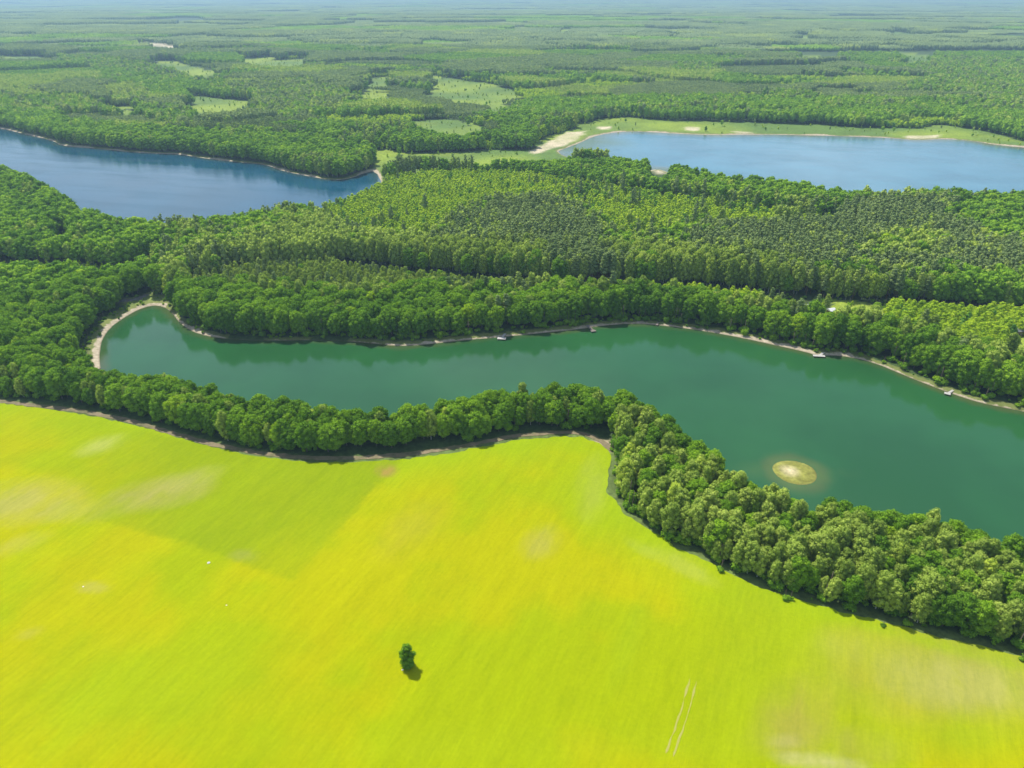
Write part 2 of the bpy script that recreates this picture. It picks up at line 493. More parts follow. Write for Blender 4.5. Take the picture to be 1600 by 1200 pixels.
# ------------------------------------------------------------------ ground sheet
def build_ground():
    ys = [-60.0]
    while ys[-1] < 60: ys.append(ys[-1] + 6)
    while ys[-1] < 1200: ys.append(ys[-1] * 1.0062)
    while ys[-1] < 60000: ys.append(ys[-1] * 1.03)
    ys = np.array(ys)
    nx = 430
    t = np.linspace(-1.02, 1.02, nx)
    base = np.maximum(ys, 230)[:, None]
    X = t[None, :] * base
    Y = np.repeat(ys[:, None], nx, 1)
    P = np.stack([X.ravel(), Y.ravel()], 1)
    z, d = land_z(P)
    z = z.copy()
    ny = len(ys)
    i = (np.arange(ny - 1)[:, None] * nx + np.arange(nx - 1)[None, :]).ravel()
    Fc = np.stack([i, i + 1, i + nx + 1, i + nx], 1)
    me = np_mesh('ground', np.column_stack([P, z]), Fc)
    # real ground covers: forest floor, meadow grass, sand, bare earth
    w = np.stack([(vnoise(P, 9, 5) - .5), (vnoise(P, 9, 6) - .5)], 1) * 5
    Q = P + w
    w2 = np.stack([fbm(P, 60, 83) - .5, fbm(P, 60, 84) - .5], 1) * np.clip((P[:, 1:] - 450) / 9, 6, 60)
    col = np.tile(np.array([.055, .095, .026]), (len(P), 1))
    gr = fbm(P, 14, 21, 3)[:, None]
    mead = np.zeros(len(P), bool)
    for zz in (0, 6, 12):
        for poly in FCLEAR: mead |= inside((P + w2) * (H / (H - zz)), poly)
    tone = np.clip((fbm(P, 70, 31, 2)[:, None] - .35) * 3, 0, 1)
    col[mead] = ((np.array([.11, .19, .035]) * (1 - tone) + np.array([.22, .30, .03]) * tone) * (.8 + .4 * gr))[mead]
    for kind, poly in CLEAR:
        k = inside(P + w * .3, poly)
        c = {'ride': (.055, .085, .028), 'gap': (.10, .17, .03), 'lawn': (.26, .34, .04), 'yard': (.14, .18, .05), 'bay': (.19, .25, .06), 'sandpit': (.42, .36, .25)}[kind]
        col[k] = (np.array(c) * (.75 + .5 * gr))[k]
    for poly in FSAND:
        s = np.clip(-sdf(Q, poly, 20) / 5, 0, 1)[:, None] * np.clip(.6 + 1.2 * (gr - .35), 0, 1)
        col = col * (1 - s) + np.array([.62, .53, .38]) * s
    # bare strip between the field and the wood, and the land outside the crop
    fl = seg_dist(P, FIELD_LINE)
    k = np.clip(1 - (fl - 2) / 3, 0, 1)[:, None]
    k[P[:, 1] > 330] = 0
    col = col * (1 - k) + (np.array([.12, .17, .045]) * (.7 + .6 * gr)) * k
    # the sand at the wood's corner
    s = np.clip(1.6 - np.linalg.norm((P - np.array(gp(947, 700))) / np.array([5.5, 3.2]), axis=1), 0, 1)[:, None] * np.clip(gr * 2.2 - .2, 0, 1)
    col = col * (1 - s) + np.array([.50, .38, .27]) * s
    # grey road and its gravel end at the tip of the bay
    rd = seg_dist(P, gpoly([(186, 474), (205, 472), (216, 470), (226, 465)]))
    col[rd < 2.2] = (.22, .215, .21)
    di = np.linalg.norm(P - ISLE_C - np.array([-1.3, .6]), axis=1)
    on = np.linalg.norm(P - ISLE_C, axis=1) < ISLE_R + 3
    s = np.clip((3.6 + 2.5 * (gr[:, 0] - .5) * 2 - di) / 3.4, 0, 1)[:, None]
    ci = np.array([.23, .235, .050]) * (.6 + .8 * fbm(P, 2.0, 8)[:, None]) * (1 - s) + np.array([.58, .50, .30]) * s
    col = np.where(on[:, None], ci, col)
    set_attr(me, 'cover', np.clip(col, 0, 1), 'FLOAT_COLOR')
    # width of the bare beach, metres
    bw = .05 + 2.8 * np.clip(fbm(P, 26, 41, 2) * 2.4 - .85, 0, 1)
    bw = np.where(seg_dist(P, near_shore) < 12, .3, bw)
    west = seg_dist(P, gpoly([(156, 560), (158, 531), (171, 513), (191, 498), (213, 485), (236, 477)]))
    bw = np.where(west < 10, 2.0 + 1.2 * fbm(P, 12, 4), bw)
    bx, by_, _q = to_px(P[:, 0], P[:, 1], 0)
    bw = np.where((bx > 600) & (bx < 1330) & (by_ > 480) & (by_ < 580), 1.3 + .8 * bw, bw)
    bw = np.where((P[:, 1] > 420), bw * 1.5 + .6, bw)
    bw = np.where(on, 0, bw)
    set_attr(me, 'shore', d)
    set_attr(me, 'beach', bw)
    m, nt, p, out = new_mat('ground_cover')
    ps = pos(nt)
    sh = attr(nt, 'shore'); be = attr(nt, 'beach')
    fine = noise(nt, ps, .55, 5, .65)
    mid = noise(nt, ps, .16, 4, .6)
    base = mix(nt, 1.0, attr(nt, 'cover', True), mix(nt, mapr(nt, fine, .3, .7), (.62, .62, .6), (1.35, 1.35, 1.3)), 'MULTIPLY')
    edge = mth(nt, 'SUBTRACT', be, sh)
    edge = mth(nt, 'ADD', edge, mapr(nt, mid, .25, .75, -1.3, 1.3))
    edge = mth(nt, 'ADD', edge, mapr(nt, fine, .25, .75, -.5, .5))
    sandf = mth(nt, 'MULTIPLY', mapr(nt, edge, -.3, .5), mapr(nt, be, .05, .15))
    sand = mix(nt, mapr(nt, fine, .3, .7), (.30, .25, .16), (.56, .48, .35))
    # grassy rim behind the beach
    rim = mth(nt, 'SUBTRACT', mth(nt, 'ADD', be, mapr(nt, mid, .3, .7, 1.2, 4.2)), sh)
    rimf = mth(nt, 'MULTIPLY', mapr(nt, rim, -.4, .8), mapr(nt, be, .05, .15))
    c = mix(nt, mth(nt, 'MULTIPLY', rimf, .85), base, mix(nt, fine, (.10, .14, .03), (.26, .27, .08)))
    c = mix(nt, sandf, c, sand)
    wet = mapr(nt, sh, .05, .5, 1, 0)
    c = mix(nt, mth(nt, 'MULTIPLY', wet, .65), c, (.10, .085, .05))
    nt.links.new(c, p.inputs['Base Color'])
    p.inputs['Roughness'].default_value = .9
    p.inputs['Specular IOR Level'].default_value = .2
    b = N(nt, 'ShaderNodeBump'); b.inputs['Strength'].default_value = .4; b.inputs['Distance'].default_value = .3
    nt.links.new(fine, b.inputs['Height']); nt.links.new(b.outputs[0], p.inputs['Normal'])
    g = link('ground', me, m)
    tag(g, kind='structure')
    return P, d, Fc, nx


GP, GD, GF, GNX = build_ground()


# ------------------------------------------------------------------ water
def water_mat(name, deep, shallow, shal_w, rough, wave):
    m, nt, p, out = new_mat(name)
    ps = pos(nt)
    sh = attr(nt, 'shore')
    big = noise(nt, ps, .018, 3)
    mid = noise(nt, ps, .12, 3)
    ma = N(nt, 'ShaderNodeMapping'); nt.links.new(ps, ma.inputs[0]); ma.inputs['Rotation'].default_value = (0, 0, R(14))
    mb = N(nt, 'ShaderNodeMapping'); nt.links.new(ma.outputs[0], mb.inputs[0]); mb.inputs['Scale'].default_value = (.35, 1.6, 1)
    streak = noise(nt, mb.outputs[0], .03, 4, .6)
    dist = mth(nt, 'ADD', mth(nt, 'MULTIPLY', sh, -1), mapr(nt, mid, .3, .7, -1.2, 1.2))
    f = mapr(nt, dist, 0, shal_w, 1, 0, True)
    f = mth(nt, 'MULTIPLY', f, mapr(nt, big, .3, .65, .35, 1.0))
    c = mix(nt, f, mix(nt, mapr(nt, big, .38, .62), deep, tuple(v * 1.22 for v in deep)), shallow)
    c = mix(nt, mapr(nt, attr(nt, 'shoal'), .05, .95), c, (.075, .135, .036))
    nt.links.new(c, p.inputs['Base Color'])
    p.inputs['IOR'].default_value = 1.42
    r = mapr(nt, streak, .38, .62, rough * .5, rough * 2.2)
    nt.links.new(r, p.inputs['Roughness'])
    mp = N(nt, 'ShaderNodeMapping'); nt.links.new(ps, mp.inputs[0])
    mp.inputs['Rotation'].default_value = (0, 0, R(25)); mp.inputs['Scale'].default_value = (.5, 1.4, 1)
    wv = noise(nt, mp.outputs[0], 1.3, 3)
    b = N(nt, 'ShaderNodeBump'); b.inputs['Strength'].default_value = wave; b.inputs['Distance'].default_value = .06
    nt.links.new(wv, b.inputs['Height']); nt.links.new(b.outputs[0], p.inputs['Normal'])
    return m


WM = [water_mat('green_lake_water', (.018, .088, .026), (.070, .095, .030), 6, .05, .30),
      water_mat('blue_lake_water', (.004, .060, .108), (.040, .080, .070), 10, .10, .5),
      water_mat('reflection_tinted_lake_water', (.075, .195, .260), (.17, .17, .10), 26, .09, .5)]  # last lake: paler base colour stands in for reflected cloud
shoal_at = [(ISLE_C, 8.5, 15.0), (np.array(gp(1185, 735)), 0, 13), (np.array(gp(1290, 750)), 0, 12)]
for li, L in enumerate(LAKES):
    dl = sdf(GP, L, 8)
    keep = (dl[GF] < 2.5).any(1)
    fs = GF[keep]
    used = np.unique(fs)
    mp_ = np.full(len(GP), -1); mp_[used] = np.arange(len(used))
    P = GP[used]
    me = np_mesh('lake', np.column_stack([P, np.zeros(len(P))]), mp_[fs])
    set_attr(me, 'shore', np.maximum(dl[used], GD[used]) if li else np.where(GD[used] < 0, GD[used], dl[used]))
    shoal = np.zeros(len(P))
    if li == 0:
        rr = np.linalg.norm(P - ISLE_C, axis=1)
        shoal = np.clip(1.0 - (rr - 7.2 + 3.5 * (fbm(P, 6, 19) - .5)) / 8.5, 0, 1) ** 1.5 * np.clip(.6 + .8 * fbm(P, 5, 12), 0, 1)
        wv = fbm(P, 7, 2)
        shoal = np.maximum(shoal, .30 * np.clip(1 - np.linalg.norm((P - np.array(gp(1180, 733))) / np.array([13, 9]), axis=1), 0, 1) * wv * 1.8)
        shoal = np.maximum(shoal, .22 * np.clip(1 - np.linalg.norm((P - np.array(gp(1300, 735))) / np.array([16, 9]), axis=1), 0, 1) * wv * 1.8)
        tip = np.clip(1 - np.linalg.norm((P - np.array(gp(258, 487))) / np.array([16, 16]), axis=1), 0, 1)
        shoal = np.maximum(shoal, .3 * tip)
    if li == 2:
        wv = fbm(P, 60, 2)
        shoal = np.clip(1 - np.linalg.norm((P - np.array(gp(900, 232))) / np.array([80, 130]), axis=1), 0, 1) * 1.3 * wv * 1.6
        shoal = np.maximum(shoal, np.clip(1 - np.linalg.norm((P - np.array(gp(1036, 268))) / np.array([22, 22]), axis=1), 0, 1))
    set_attr(me, 'shoal', np.clip(shoal, 0, 1))
    o = link('lake', me, WM[li])
    tag(o, kind='structure')


# ------------------------------------------------------------------ crop field
def build_field():
    poly = [(x, y) for x, y in FIELD]
    # wobble the crop's edge
    P = FIELD
    pts = []
    n = len(P)
    for i in range(n):
        a = P[i]; b = P[(i + 1) % n]
        L = np.linalg.norm(b - a); k = max(1, int(L / 1.2)) if i < len(field_edge) - 1 else 1
        for j in range(k):
            q = a + (b - a) * j / k
            if i < len(field_edge) - 1:
                q = q + (np.array([vnoise(q[None], 2.2, 71)[0], vnoise(q[None], 2.2, 72)[0]]) - .5) * 1.5
            pts.append(q)
    pts = np.array(pts)
    st = 1.5
    gx, gy = np.meshgrid(np.arange(-330, 330, st), np.arange(0, 330, st))
    G = np.stack([gx.ravel(), gy.ravel()], 1) + rng.uniform(-.1, .1, (gx.size, 2))
    px, py, dep = to_px(G[:, 0], G[:, 1], LAND)
    G = G[(px > -260) & (px < 1860) & (py < 1500)]
    G = G[sdf(G, pts, 5) < -1.0] if len(G) else G
    allp = [Vector(p) for p in np.concatenate([pts, G])]
    V, E, Fs, *_ = delaunay_2d_cdt(allp, [], [list(range(len(pts)))], 1, 1e-5)
    V = np.array([(v.x, v.y) for v in V])
    Fs = np.array([f for f in Fs if len(f) == 3])
    a, b, c = V[Fs[:, 0]], V[Fs[:, 1]], V[Fs[:, 2]]
    ar = (b[:, 0] - a[:, 0]) * (c[:, 1] - a[:, 1]) - (b[:, 1] - a[:, 1]) * (c[:, 0] - a[:, 0])
    Fs[ar < 0] = Fs[ar < 0][:, ::-1]
    me = np_mesh('crop_field', np.column_stack([V, np.full(len(V), LAND + .06)]), Fs, 3)
    # what grows where: yellow-green crop, greener block, thin pale and bare patches
    X, Y, _ = to_px(V[:, 0], V[:, 1], LAND)
    lime = np.array([.445, .550, .003]); yel = np.array([.550, .562, .002]); green = np.array([.345, .470, .010]); lg = np.array([.42, .59, .012])
    n1 = fbm(V, 38, 51, 3); n2 = fbm(V, 16, 52, 3)
    t = np.clip((n1 * .65 + .35 * fbm(V, 9, 57, 3) - .42) * 5, 0, 1)[:, None]
    col = lime * (1 - t) + yel * t
    # greener towards the wood's edge
    e = seg_dist(V, FIELD_LINE)
    s = np.clip(1 - e / 22, 0, 1)[:, None] * np.clip(.35 + n2 * 1.2, 0, 1)[:, None]
    col = col * (1 - s * .95) + lg * s * .95
    Pw = V + np.stack([n2 - .5, n1 - .5], 1) * 3
    blk = gpoly([(-200, 640), (0, 628), (400, 700), (640, 716), (560, 800), (458, 911), (380, 888), (280, 850), (130, 810), (125, 770), (40, 735), (-200, 740)], LAND)
    s = np.clip(-sdf(Pw, blk, 30) / 1.6, 0, 1)
    grad = np.clip((vnoise(V, 45, 77) * .7 + .5), 0, 1)
    left = np.clip((X - 20) / 260, .25, 1)
    s = (s * np.clip(grad, .55, 1) * left * .88)[:, None]
    col = col * (1 - s) + green * s
    def blob(cx, cy, rx, ry, c, amt, seed, ang=0.0, nz=1.0):
        nonlocal col
        dx, dy = X - cx, Y - cy
        ca, sa = math.cos(ang), math.sin(ang)
        u = (dx * ca + dy * sa) / rx; v = (-dx * sa + dy * ca) / ry
        k = np.clip(1.25 - np.sqrt(u * u + v * v), 0, 1)
        st_ = vnoise(V @ ROT.T * np.array([1 / 14, 1 / 1.6]), 1, seed)
        k = np.clip(k * (1 - nz + nz * (fbm(V, 4.5, seed) * .9 + st_ * 1.1)), 0, 1) * amt
        col = col * (1 - k[:, None]) + np.array(c) * k[:, None]
    # working direction of the machines
    a0 = np.array(gp(455, 911, LAND)); a1 = np.array(gp(650, 715, LAND)); dr = (a1 - a0) / np.linalg.norm(a1 - a0)
    ROT = np.array([[dr[0], dr[1]], [-dr[1], dr[0]]])
    beige = (.54, .51, .17); pale = (.56, .56, .22); brown = (.45, .40, .12)
    blob(245, 772, 85, 24, (.50, .47, .20), .85, 1, -.18)
    blob(290, 750, 60, 16, pale, .5, 2, -.25)
    blob(40, 785, 95, 34, (.56, .53, .20), .75, 3, -.1)
    blob(110, 800, 70, 18, (.50, .52, .14), .5, 33, 0)
    blob(158, 696, 42, 13, (.58, .62, .24), .6, 4, -.3)
    blob(30, 850, 50, 14, beige, .35, 5, -.3); blob(145, 918, 26, 10, beige, .6, 6); blob(45, 990, 24, 8, beige, .35, 7, -.3)
    blob(603, 736, 18, 10, (.52, .36, .14), .85, 8); blob(845, 848, 34, 24, beige, .55, 9, -.5)
    blob(640, 830, 70, 34, (.56, .50, .07), .35, 10, -.6)
    blob(925, 765, 26, 52, (.46, .54, .12), .5, 20, .1); blob(1070, 885, 60, 14, (.52, .60, .14), .5, 21, .5); blob(1010, 862, 40, 9, (.5, .6, .12), .4, 22, .5)
    blob(380, 868, 24, 10, (.40, .44, .12), .6, 23)
    blob(1475, 1060, 210, 82, (.45, .48, .08), 1.0, 11, .12, .6)
    blob(1505, 1070, 130, 48, (.54, .54, .18), .9, 12, .2, .9)
    blob(1330, 1010, 60, 30, (.52, .56, .10), .6, 24, .3)
    blob(1240, 1120, 60, 66, (.47, .43, .10), .9, 13, .5, .8)
    blob(1300, 1165, 130, 36, (.44, .44, .10), .6, 14, .1, .8)
    blob(1225, 1160, 30, 12, (.56, .50, .26), .7, 15)
    blob(1285, 1192, 70, 14, (.62, .60, .36), .9, 16, .12, 1.1)
    blob(1440, 1000, 220, 10, lg, .5, 17, .27)
    blob(1520, 1150, 130, 40, (.44, .56, .012), .85, 18, 0, .4)
    blob(1180, 1050, 90, 160, (.42, .55, .012), .6, 19, .45, .8)
    blob(985, 1000, 20, 90, (.40, .54, .012), .5, 25, .35); blob(180, 1100, 300, 100, (.44, .58, .012), .45, 26, -.2, .9)
    blob(800, 1170, 500, 40, (.46, .58, .012), .4, 27, 0, .9)
    # machine lines: slight drift of crop density across the working direction
    q = V @ ROT.T
    ln = vnoise(np.stack([q[:, 0] / 60, q[:, 1] / 3.2], 1), 1, 61) - .5
    ln2 = vnoise(np.stack([q[:, 0] / 40, q[:, 1] / 9.0], 1), 1, 62) - .5
    col = col * (1 + .07 * ln + .07 * ln2)[:, None]
    set_attr(me, 'cover', np.clip(col * np.array([.64, .635, .4]), 0, 1), 'FLOAT_COLOR')
    m, nt, p, out = new_mat('yellow_green_crop')
    ps = pos(nt)
    mp = N(nt, 'ShaderNodeMapping'); nt.links.new(ps, mp.inputs[0])
    mp.inputs['Rotation'].default_value = (0, 0, -math.atan2(dr[1], dr[0]))
    mp2 = N(nt, 'ShaderNodeMapping'); nt.links.new(mp.outputs[0], mp2.inputs[0]); mp2.inputs['Scale'].default_value = (.25, 1.3, 1); mp = mp2
    st1 = noise(nt, mp.outputs[0], .55, 5, .6)
    fine = noise(nt, ps, .9, 6, .75)
    mpr = N(nt, 'ShaderNodeMapping'); nt.links.new(mp.outputs[0], mpr.inputs[0]); mpr.inputs['Scale'].default_value = (1, 3.0, 1)
    rows = noise(nt, mpr.outputs[0], 1.0, 3, .6)
    f = mth(nt, 'ADD', mth(nt, 'MULTIPLY', st1, .40), mth(nt, 'ADD', mth(nt, 'MULTIPLY', fine, .4), mth(nt, 'MULTIPLY', rows, .2)))
    c = mix(nt, 1.0, attr(nt, 'cover', True), mix(nt, mapr(nt, f, .38, .62), (.87, .91, .9), (1.11, 1.08, 1.1)), 'MULTIPLY')
    nt.links.new(c, p.inputs['Base Color'])
    p.inputs['Roughness'].default_value = 1
    p.inputs['Specular IOR Level'].default_value = 0
    b = N(nt, 'ShaderNodeBump'); b.inputs['Strength'].default_value = .35; b.inputs['Distance'].default_value = .4
    nt.links.new(fine, b.inputs['Height']); nt.links.new(b.outputs[0], p.inputs['Normal'])
    o = link('crop_field', me, m)
    tag(o, kind='structure')


build_field()


def ribbon(name, line, width, z, mat, seed=0, step=1.0, wob=.35):
    """a track laid as a thin sheet along a line, ragged at its edges"""
    P = [line[0]]
    for a, b in zip(line[:-1], line[1:]):
        k = max(1, int(np.linalg.norm(b - a) / step))
        for j in range(1, k + 1): P.append(a + (b - a) * j / k)
    P = np.array(P)
    for _ in range(3): P[1:-1] = (P[:-2] + 2 * P[1:-1] + P[2:]) / 4
    T = np.gradient(P, axis=0); T /= np.linalg.norm(T, axis=1)[:, None]
    Nn = np.stack([-T[:, 1], T[:, 0]], 1)
    w = width / 2 * (1 + wob * 2 * (vnoise(P, 2.0, seed) - .5)); w2 = width / 2 * (1 + wob * 2 * (vnoise(P, 2.0, seed + 5) - .5))
    if wob > .8: w = np.clip(w, .02, None); w2 = np.clip(w2, .02, None)
    w[0] = w2[0] = w[-1] = w2[-1] = .05
    A = P + Nn * w[:, None]; B = P - Nn * w2[:, None]
    n = len(P)
    V = np.concatenate([A, B]); V = np.column_stack([V, np.full(2 * n, z)])
    i = np.arange(n - 1)
    me = np_mesh(name, V, np.stack([i + n, i + 1 + n, i + 1, i], 1))
    return me


M_DIRT = simple_mat('dirt', (.12, .12, .045), (.27, .205, .12), .35, .95, .3)
M_DIRT2 = simple_mat('pale_wheel_ruts', (.32, .33, .03), (.37, .35, .10), .8, .95)
tl = gpoly([(-150, 604), (-30, 624), (60, 634), (130, 643), (200, 657), (270, 677), (330, 694), (400, 708), (480, 716), (560, 716), (640, 710), (720, 698),
            (800, 682), (860, 676), (905, 676), (935, 686), (960, 706)], LAND)
tag(link('dirt_track', ribbon('dirt_track', tl, 2.4, LAND + .12, M_DIRT, 3), M_DIRT), kind='structure')
t0, t1 = np.array(gp(1083, 1063, LAND)), np.array(gp(1046, 1180, LAND))
d_ = (t1 - t0) / np.linalg.norm(t1 - t0); n_ = np.array([-d_[1], d_[0]])
tm = (t0 + t1) / 2 + n_ * .25
for s in (-.85, .85):
    tag(link('wheel_rut', ribbon('wheel_rut', np.array([t0 + n_ * s, tm + n_ * s, t1 + n_ * s]), .36, LAND + .10, M_DIRT2, 4 + s, .8, 1.5), M_DIRT2), kind='structure')


# ------------------------------------------------------------------ tree building
def ico(sub):
    bm = bmesh.new(); bmesh.ops.create_icosphere(bm, subdivisions=sub, radius=1)
    V = np.array([v.co[:] for v in bm.verts]); Fc = np.array([[v.index for v in f.verts] for f in bm.faces]); bm.free()
    return V, Fc


ICO = {0: ico(1), 1: ico(1), 2: ico(2)}


def crown_geo(r, lobes, cards_n, card, droop=0.0, core=.84, ico_l=1):
    """lobes: (centre, radii); cards: leaf sprays standing on the lobes' skin"""
    Vs, Fs = [], []
    nv = 0
    iv, if_ = ICO[ico_l]
    C = np.array([l[0] for l in lobes]); Rd = np.array([l[1] for l in lobes])
    for c, rad in lobes:
        v = iv * (1 + r.uniform(-.16, .16, (len(iv), 1))) * rad * core + c
        Vs.append(v); Fs.append(if_ + nv); nv += len(v)
    T = np.concatenate(Fs); Q = []
    for (c, rad) in lobes:
        n = int(cards_n * (np.mean(rad) / np.mean(Rd)) ** 2)
        d = r.normal(size=(n, 3)); d[:, 2] += .15; d /= np.linalg.norm(d, axis=1)[:, None]
        p = c + d * rad * r.uniform(.82, 1.20, (n, 1))
        # drop those buried in other lobes
        q = ((p[:, None, :] - C[None]) / Rd[None]); k = (np.linalg.norm(q, axis=2) < .80).any(1)
        p, d = p[~k], d[~k]; n = len(p)
        if n == 0: continue
        nn = d + r.normal(size=(n, 3)) * .55; nn[:, 2] += .12
        nn /= np.linalg.norm(nn, axis=1)[:, None]
        t = np.cross(nn, r.normal(size=(n, 3))); t /= np.linalg.norm(t, axis=1)[:, None] + 1e-9
        b = np.cross(nn, t)
        s = card * r.uniform(.6, 1.35, (n, 1))
        if droop:
            t = t * (1 - droop) + np.array([0, 0, -1.0]) * droop
        v = np.stack([p - t * s * .62, p + b * s * .42 + nn * s * .12, p + t * s * .62, p - b * s * .42 + nn * s * .12], 1).reshape(-1, 3)
        Vs.append(v)
        i = nv + np.arange(n)[:, None] * 4
        Q.append(np.concatenate([i + [[0, 1, 2]], i + [[0, 2, 3]]])); nv += len(v)
    return np.concatenate(Vs), np.concatenate([T] + Q)


def tube_geo(path, rad, seg=6):
    V, Fc = [], []
    for i, (p, q) in enumerate(zip(path, rad)):
        for k in range(seg):
            a = 2 * PI * k / seg
            V.append((p[0] + math.cos(a) * q, p[1] + math.sin(a) * q, p[2]))
    for i in range(len(path) - 1):
        for k in range(seg):
            a = i * seg + k; b = i * seg + (k + 1) % seg
            Fc.append((a, b, b + seg)); Fc.append((a, b + seg, a + seg))
    return np.array(V), np.array(Fc)


def trunk_geo(r, h, top, rad, limbs, spread):
    V, Fc = tube_geo([(0, 0, -.6), (0, 0, .3), (r.uniform(-.2, .2), r.uniform(-.2, .2), h * .35), (r.uniform(-.4, .4), r.uniform(-.4, .4), top)],
                     [rad * 1.5, rad * 1.1, rad * .8, rad * .2])
    Vs, Fs, nv = [V], [Fc], len(V)
    for _ in range(limbs):
        z0 = r.uniform(.3, .75) * top; a = r.uniform(0, 2 * PI); L = spread * r.uniform(.6, 1)
        e = (math.cos(a) * L, math.sin(a) * L, z0 + L * r.uniform(.5, 1.1))
        V, Fc = tube_geo([(0, 0, z0), (e[0] * .5, e[1] * .5, z0 + (e[2] - z0) * .4), e], [rad * .4, rad * .28, rad * .08], 4)
        Vs.append(V); Fs.append(Fc + nv); nv += len(V)
    return np.concatenate(Vs), np.concatenate(Fs)


def lobes_for(kind, r, lod):
    """unit: metres, tree of nominal height h"""
    L = []
    if kind == 'broad':
        h, Rr = 15, 4.1
        cz, hz = 8.1, 6.9
        n = 46 if lod == 0 else 16
        L.append(((0, 0, cz), (Rr * .72, Rr * .72, hz * .78)))
        for i in range(n):
            t = (i + .5) / n
            zz = 1 - 1.9 * t; a = i * 2.39996 + r.uniform(-.4, .4)
            rr = math.sqrt(max(0, 1 - zz * zz))
            k = r.uniform(.68, .95)
            s = Rr * (r.uniform(.20, .36) if lod == 0 else r.uniform(.34, .50))
            L.append(((math.cos(a) * rr * Rr * k, math.sin(a) * rr * Rr * k, cz + zz * hz * .80), (s, s, s * .85)))
    elif kind == 'birch':
        h, Rr = 15, 2.9
        cz, hz = 8.2, 6.9
        n = 42 if lod == 0 else 14
        L.append(((0, 0, cz), (Rr * .6, Rr * .6, hz * .8)))
        for i in range(n):
            t = (i + .5) / n
            zz = 1 - 1.9 * t; a = i * 2.39996 + r.uniform(-.5, .5)
            w = (1 - max(0, zz) ** 1.5 * .75) * math.sqrt(max(.03, 1 - max(0, -zz) ** 2.2))
            k = r.uniform(.55, .92)
            s = Rr * (r.uniform(.19, .34) if lod == 0 else r.uniform(.32, .48))
            L.append(((math.cos(a) * w * Rr * k, math.sin(a) * w * Rr * k, cz + zz * hz * .88), (s, s, s * 1.25)))
    elif kind == 'pine':
        h, Rr = 17, 2.6
        n = 20 if lod == 0 else 8
        for i in range(n):
            t = (i + .5) / n
            z = 6.5 + 10.2 * t; w = Rr * (1 - t) ** .40 * .78; a = i * 2.39996 + r.uniform(-.5, .5)
            s = Rr * (.60 - .26 * t) * r.uniform(.8, 1.15)
            L.append(((math.cos(a) * w * .7, math.sin(a) * w * .7, z), (s, s, s * .62)))
        L.append(((0, 0, 11.5), (Rr * .45, Rr * .45, 4.6)))
    elif kind == 'young':
        h, Rr = 8, 1.9
        n = 13 if lod == 0 else 6
        L.append(((0, 0, 3.7), (Rr * .7, Rr * .7, 3.1)))
        for i in range(n):
            t = (i + .5) / n
            z = 1.2 + 6.3 * t; w = Rr * (1 - t ** 1.6) * .72; a = i * 2.39996 + r.uniform(-.5, .5)
            s = Rr * (.50 - .24 * t) * r.uniform(.85, 1.2) * (1 if lod == 0 else 1.25)
            L.append(((math.cos(a) * w, math.sin(a) * w, z), (s, s, s * 1.1)))
    elif kind == 'shrub':
        h, Rr = 2.4, 1.4
        for i in range(8):
            a = r.uniform(0, 2 * PI); k = r.uniform(.2, .9); s = r.uniform(.45, .8)
            L.append(((math.cos(a) * k, math.sin(a) * k, r.uniform(.5, 1.5)), (s, s, s * .85)))
    return [(np.array(c), np.array(q)) for c, q in L]


SPEC = {  # leaf material, bark, cards hi/lo, card size hi/lo, droop, trunk radius, trunk top, limbs
    'broad': (M_BROAD, M_BARK, 110, 22, .46, 1.0, .0, .28, 12, 5),
    'birch': (M_BIRCH, M_BBARK, 85, 20, .42, .90, .45, .16, 14, 3),
    'pine': (M_PINE, M_PBARK, 60, 16, .42, .80, .0, .18, 16, 2),
    'young': (M_YOUNG, M_BARK, 42, 14, .36, .60, .25, .08, 7, 0),
    'shrub': (M_BROAD, M_BARK, 50, 14, .32, .6, .0, .06, 1.4, 0),
}
NVAR = {'broad': 6, 'birch': 5, 'pine': 4, 'young': 4, 'shrub': 3}
CROWN, TRUNK, PROTO, PROTO_LO, PROTO_FAR = {}, {}, {}, {}, {}
for kind in SPEC:
    lm, bm_, c_hi, c_lo, s_hi, s_lo, droop, tr, tt, lb = SPEC[kind]
    CROWN[kind], TRUNK[kind], PROTO[kind], PROTO_LO[kind], PROTO_FAR[kind] = [], [], [], [], []
    for v in range(NVAR[kind]):
        r = np.random.default_rng(100 + v * 7 + len(kind))
        cv, cf = crown_geo(r, lobes_for(kind, r, 0), c_hi, s_hi, droop)
        # lean and lopsidedness so that no two crowns share an outline
        cv = cv * np.array([r.uniform(.88, 1.12), r.uniform(.88, 1.12), 1]) + np.column_stack([cv[:, 2] * r.uniform(-.04, .04), cv[:, 2] * r.uniform(-.04, .04), cv[:, 2] * 0])
        tv, tf = trunk_geo(r, 15, tt, tr, lb, 2.5)
        cme = np_mesh('crown', cv, cf, 3); cme.materials.append(lm); CROWN[kind].append(cme)
        tme = np_mesh('trunk', tv, tf, 3); tme.materials.append(bm_); TRUNK[kind].append(tme)
        for lod, store in ((0, PROTO), (1, PROTO_LO)):
            if lod:
                r = np.random.default_rng(300 + v * 7 + len(kind))
                cv, cf = crown_geo(r, lobes_for(kind, r, 1), c_lo, s_lo, droop, .9)
                tv, tf = trunk_geo(r, 15, tt, tr, 0, 0)
            me = np_mesh(kind + '_tree', np.concatenate([cv, tv]), np.concatenate([cf, tf + len(cv)]), 3)
            me.materials.append(lm); me.materials.append(bm_)
            mi = np.zeros(len(cf) + len(tf), np.int32); mi[len(cf):] = 1
            me.polygons.foreach_set('material_index', mi)
            store[kind].append(bpy.data.objects.new(kind + '_tree', me))


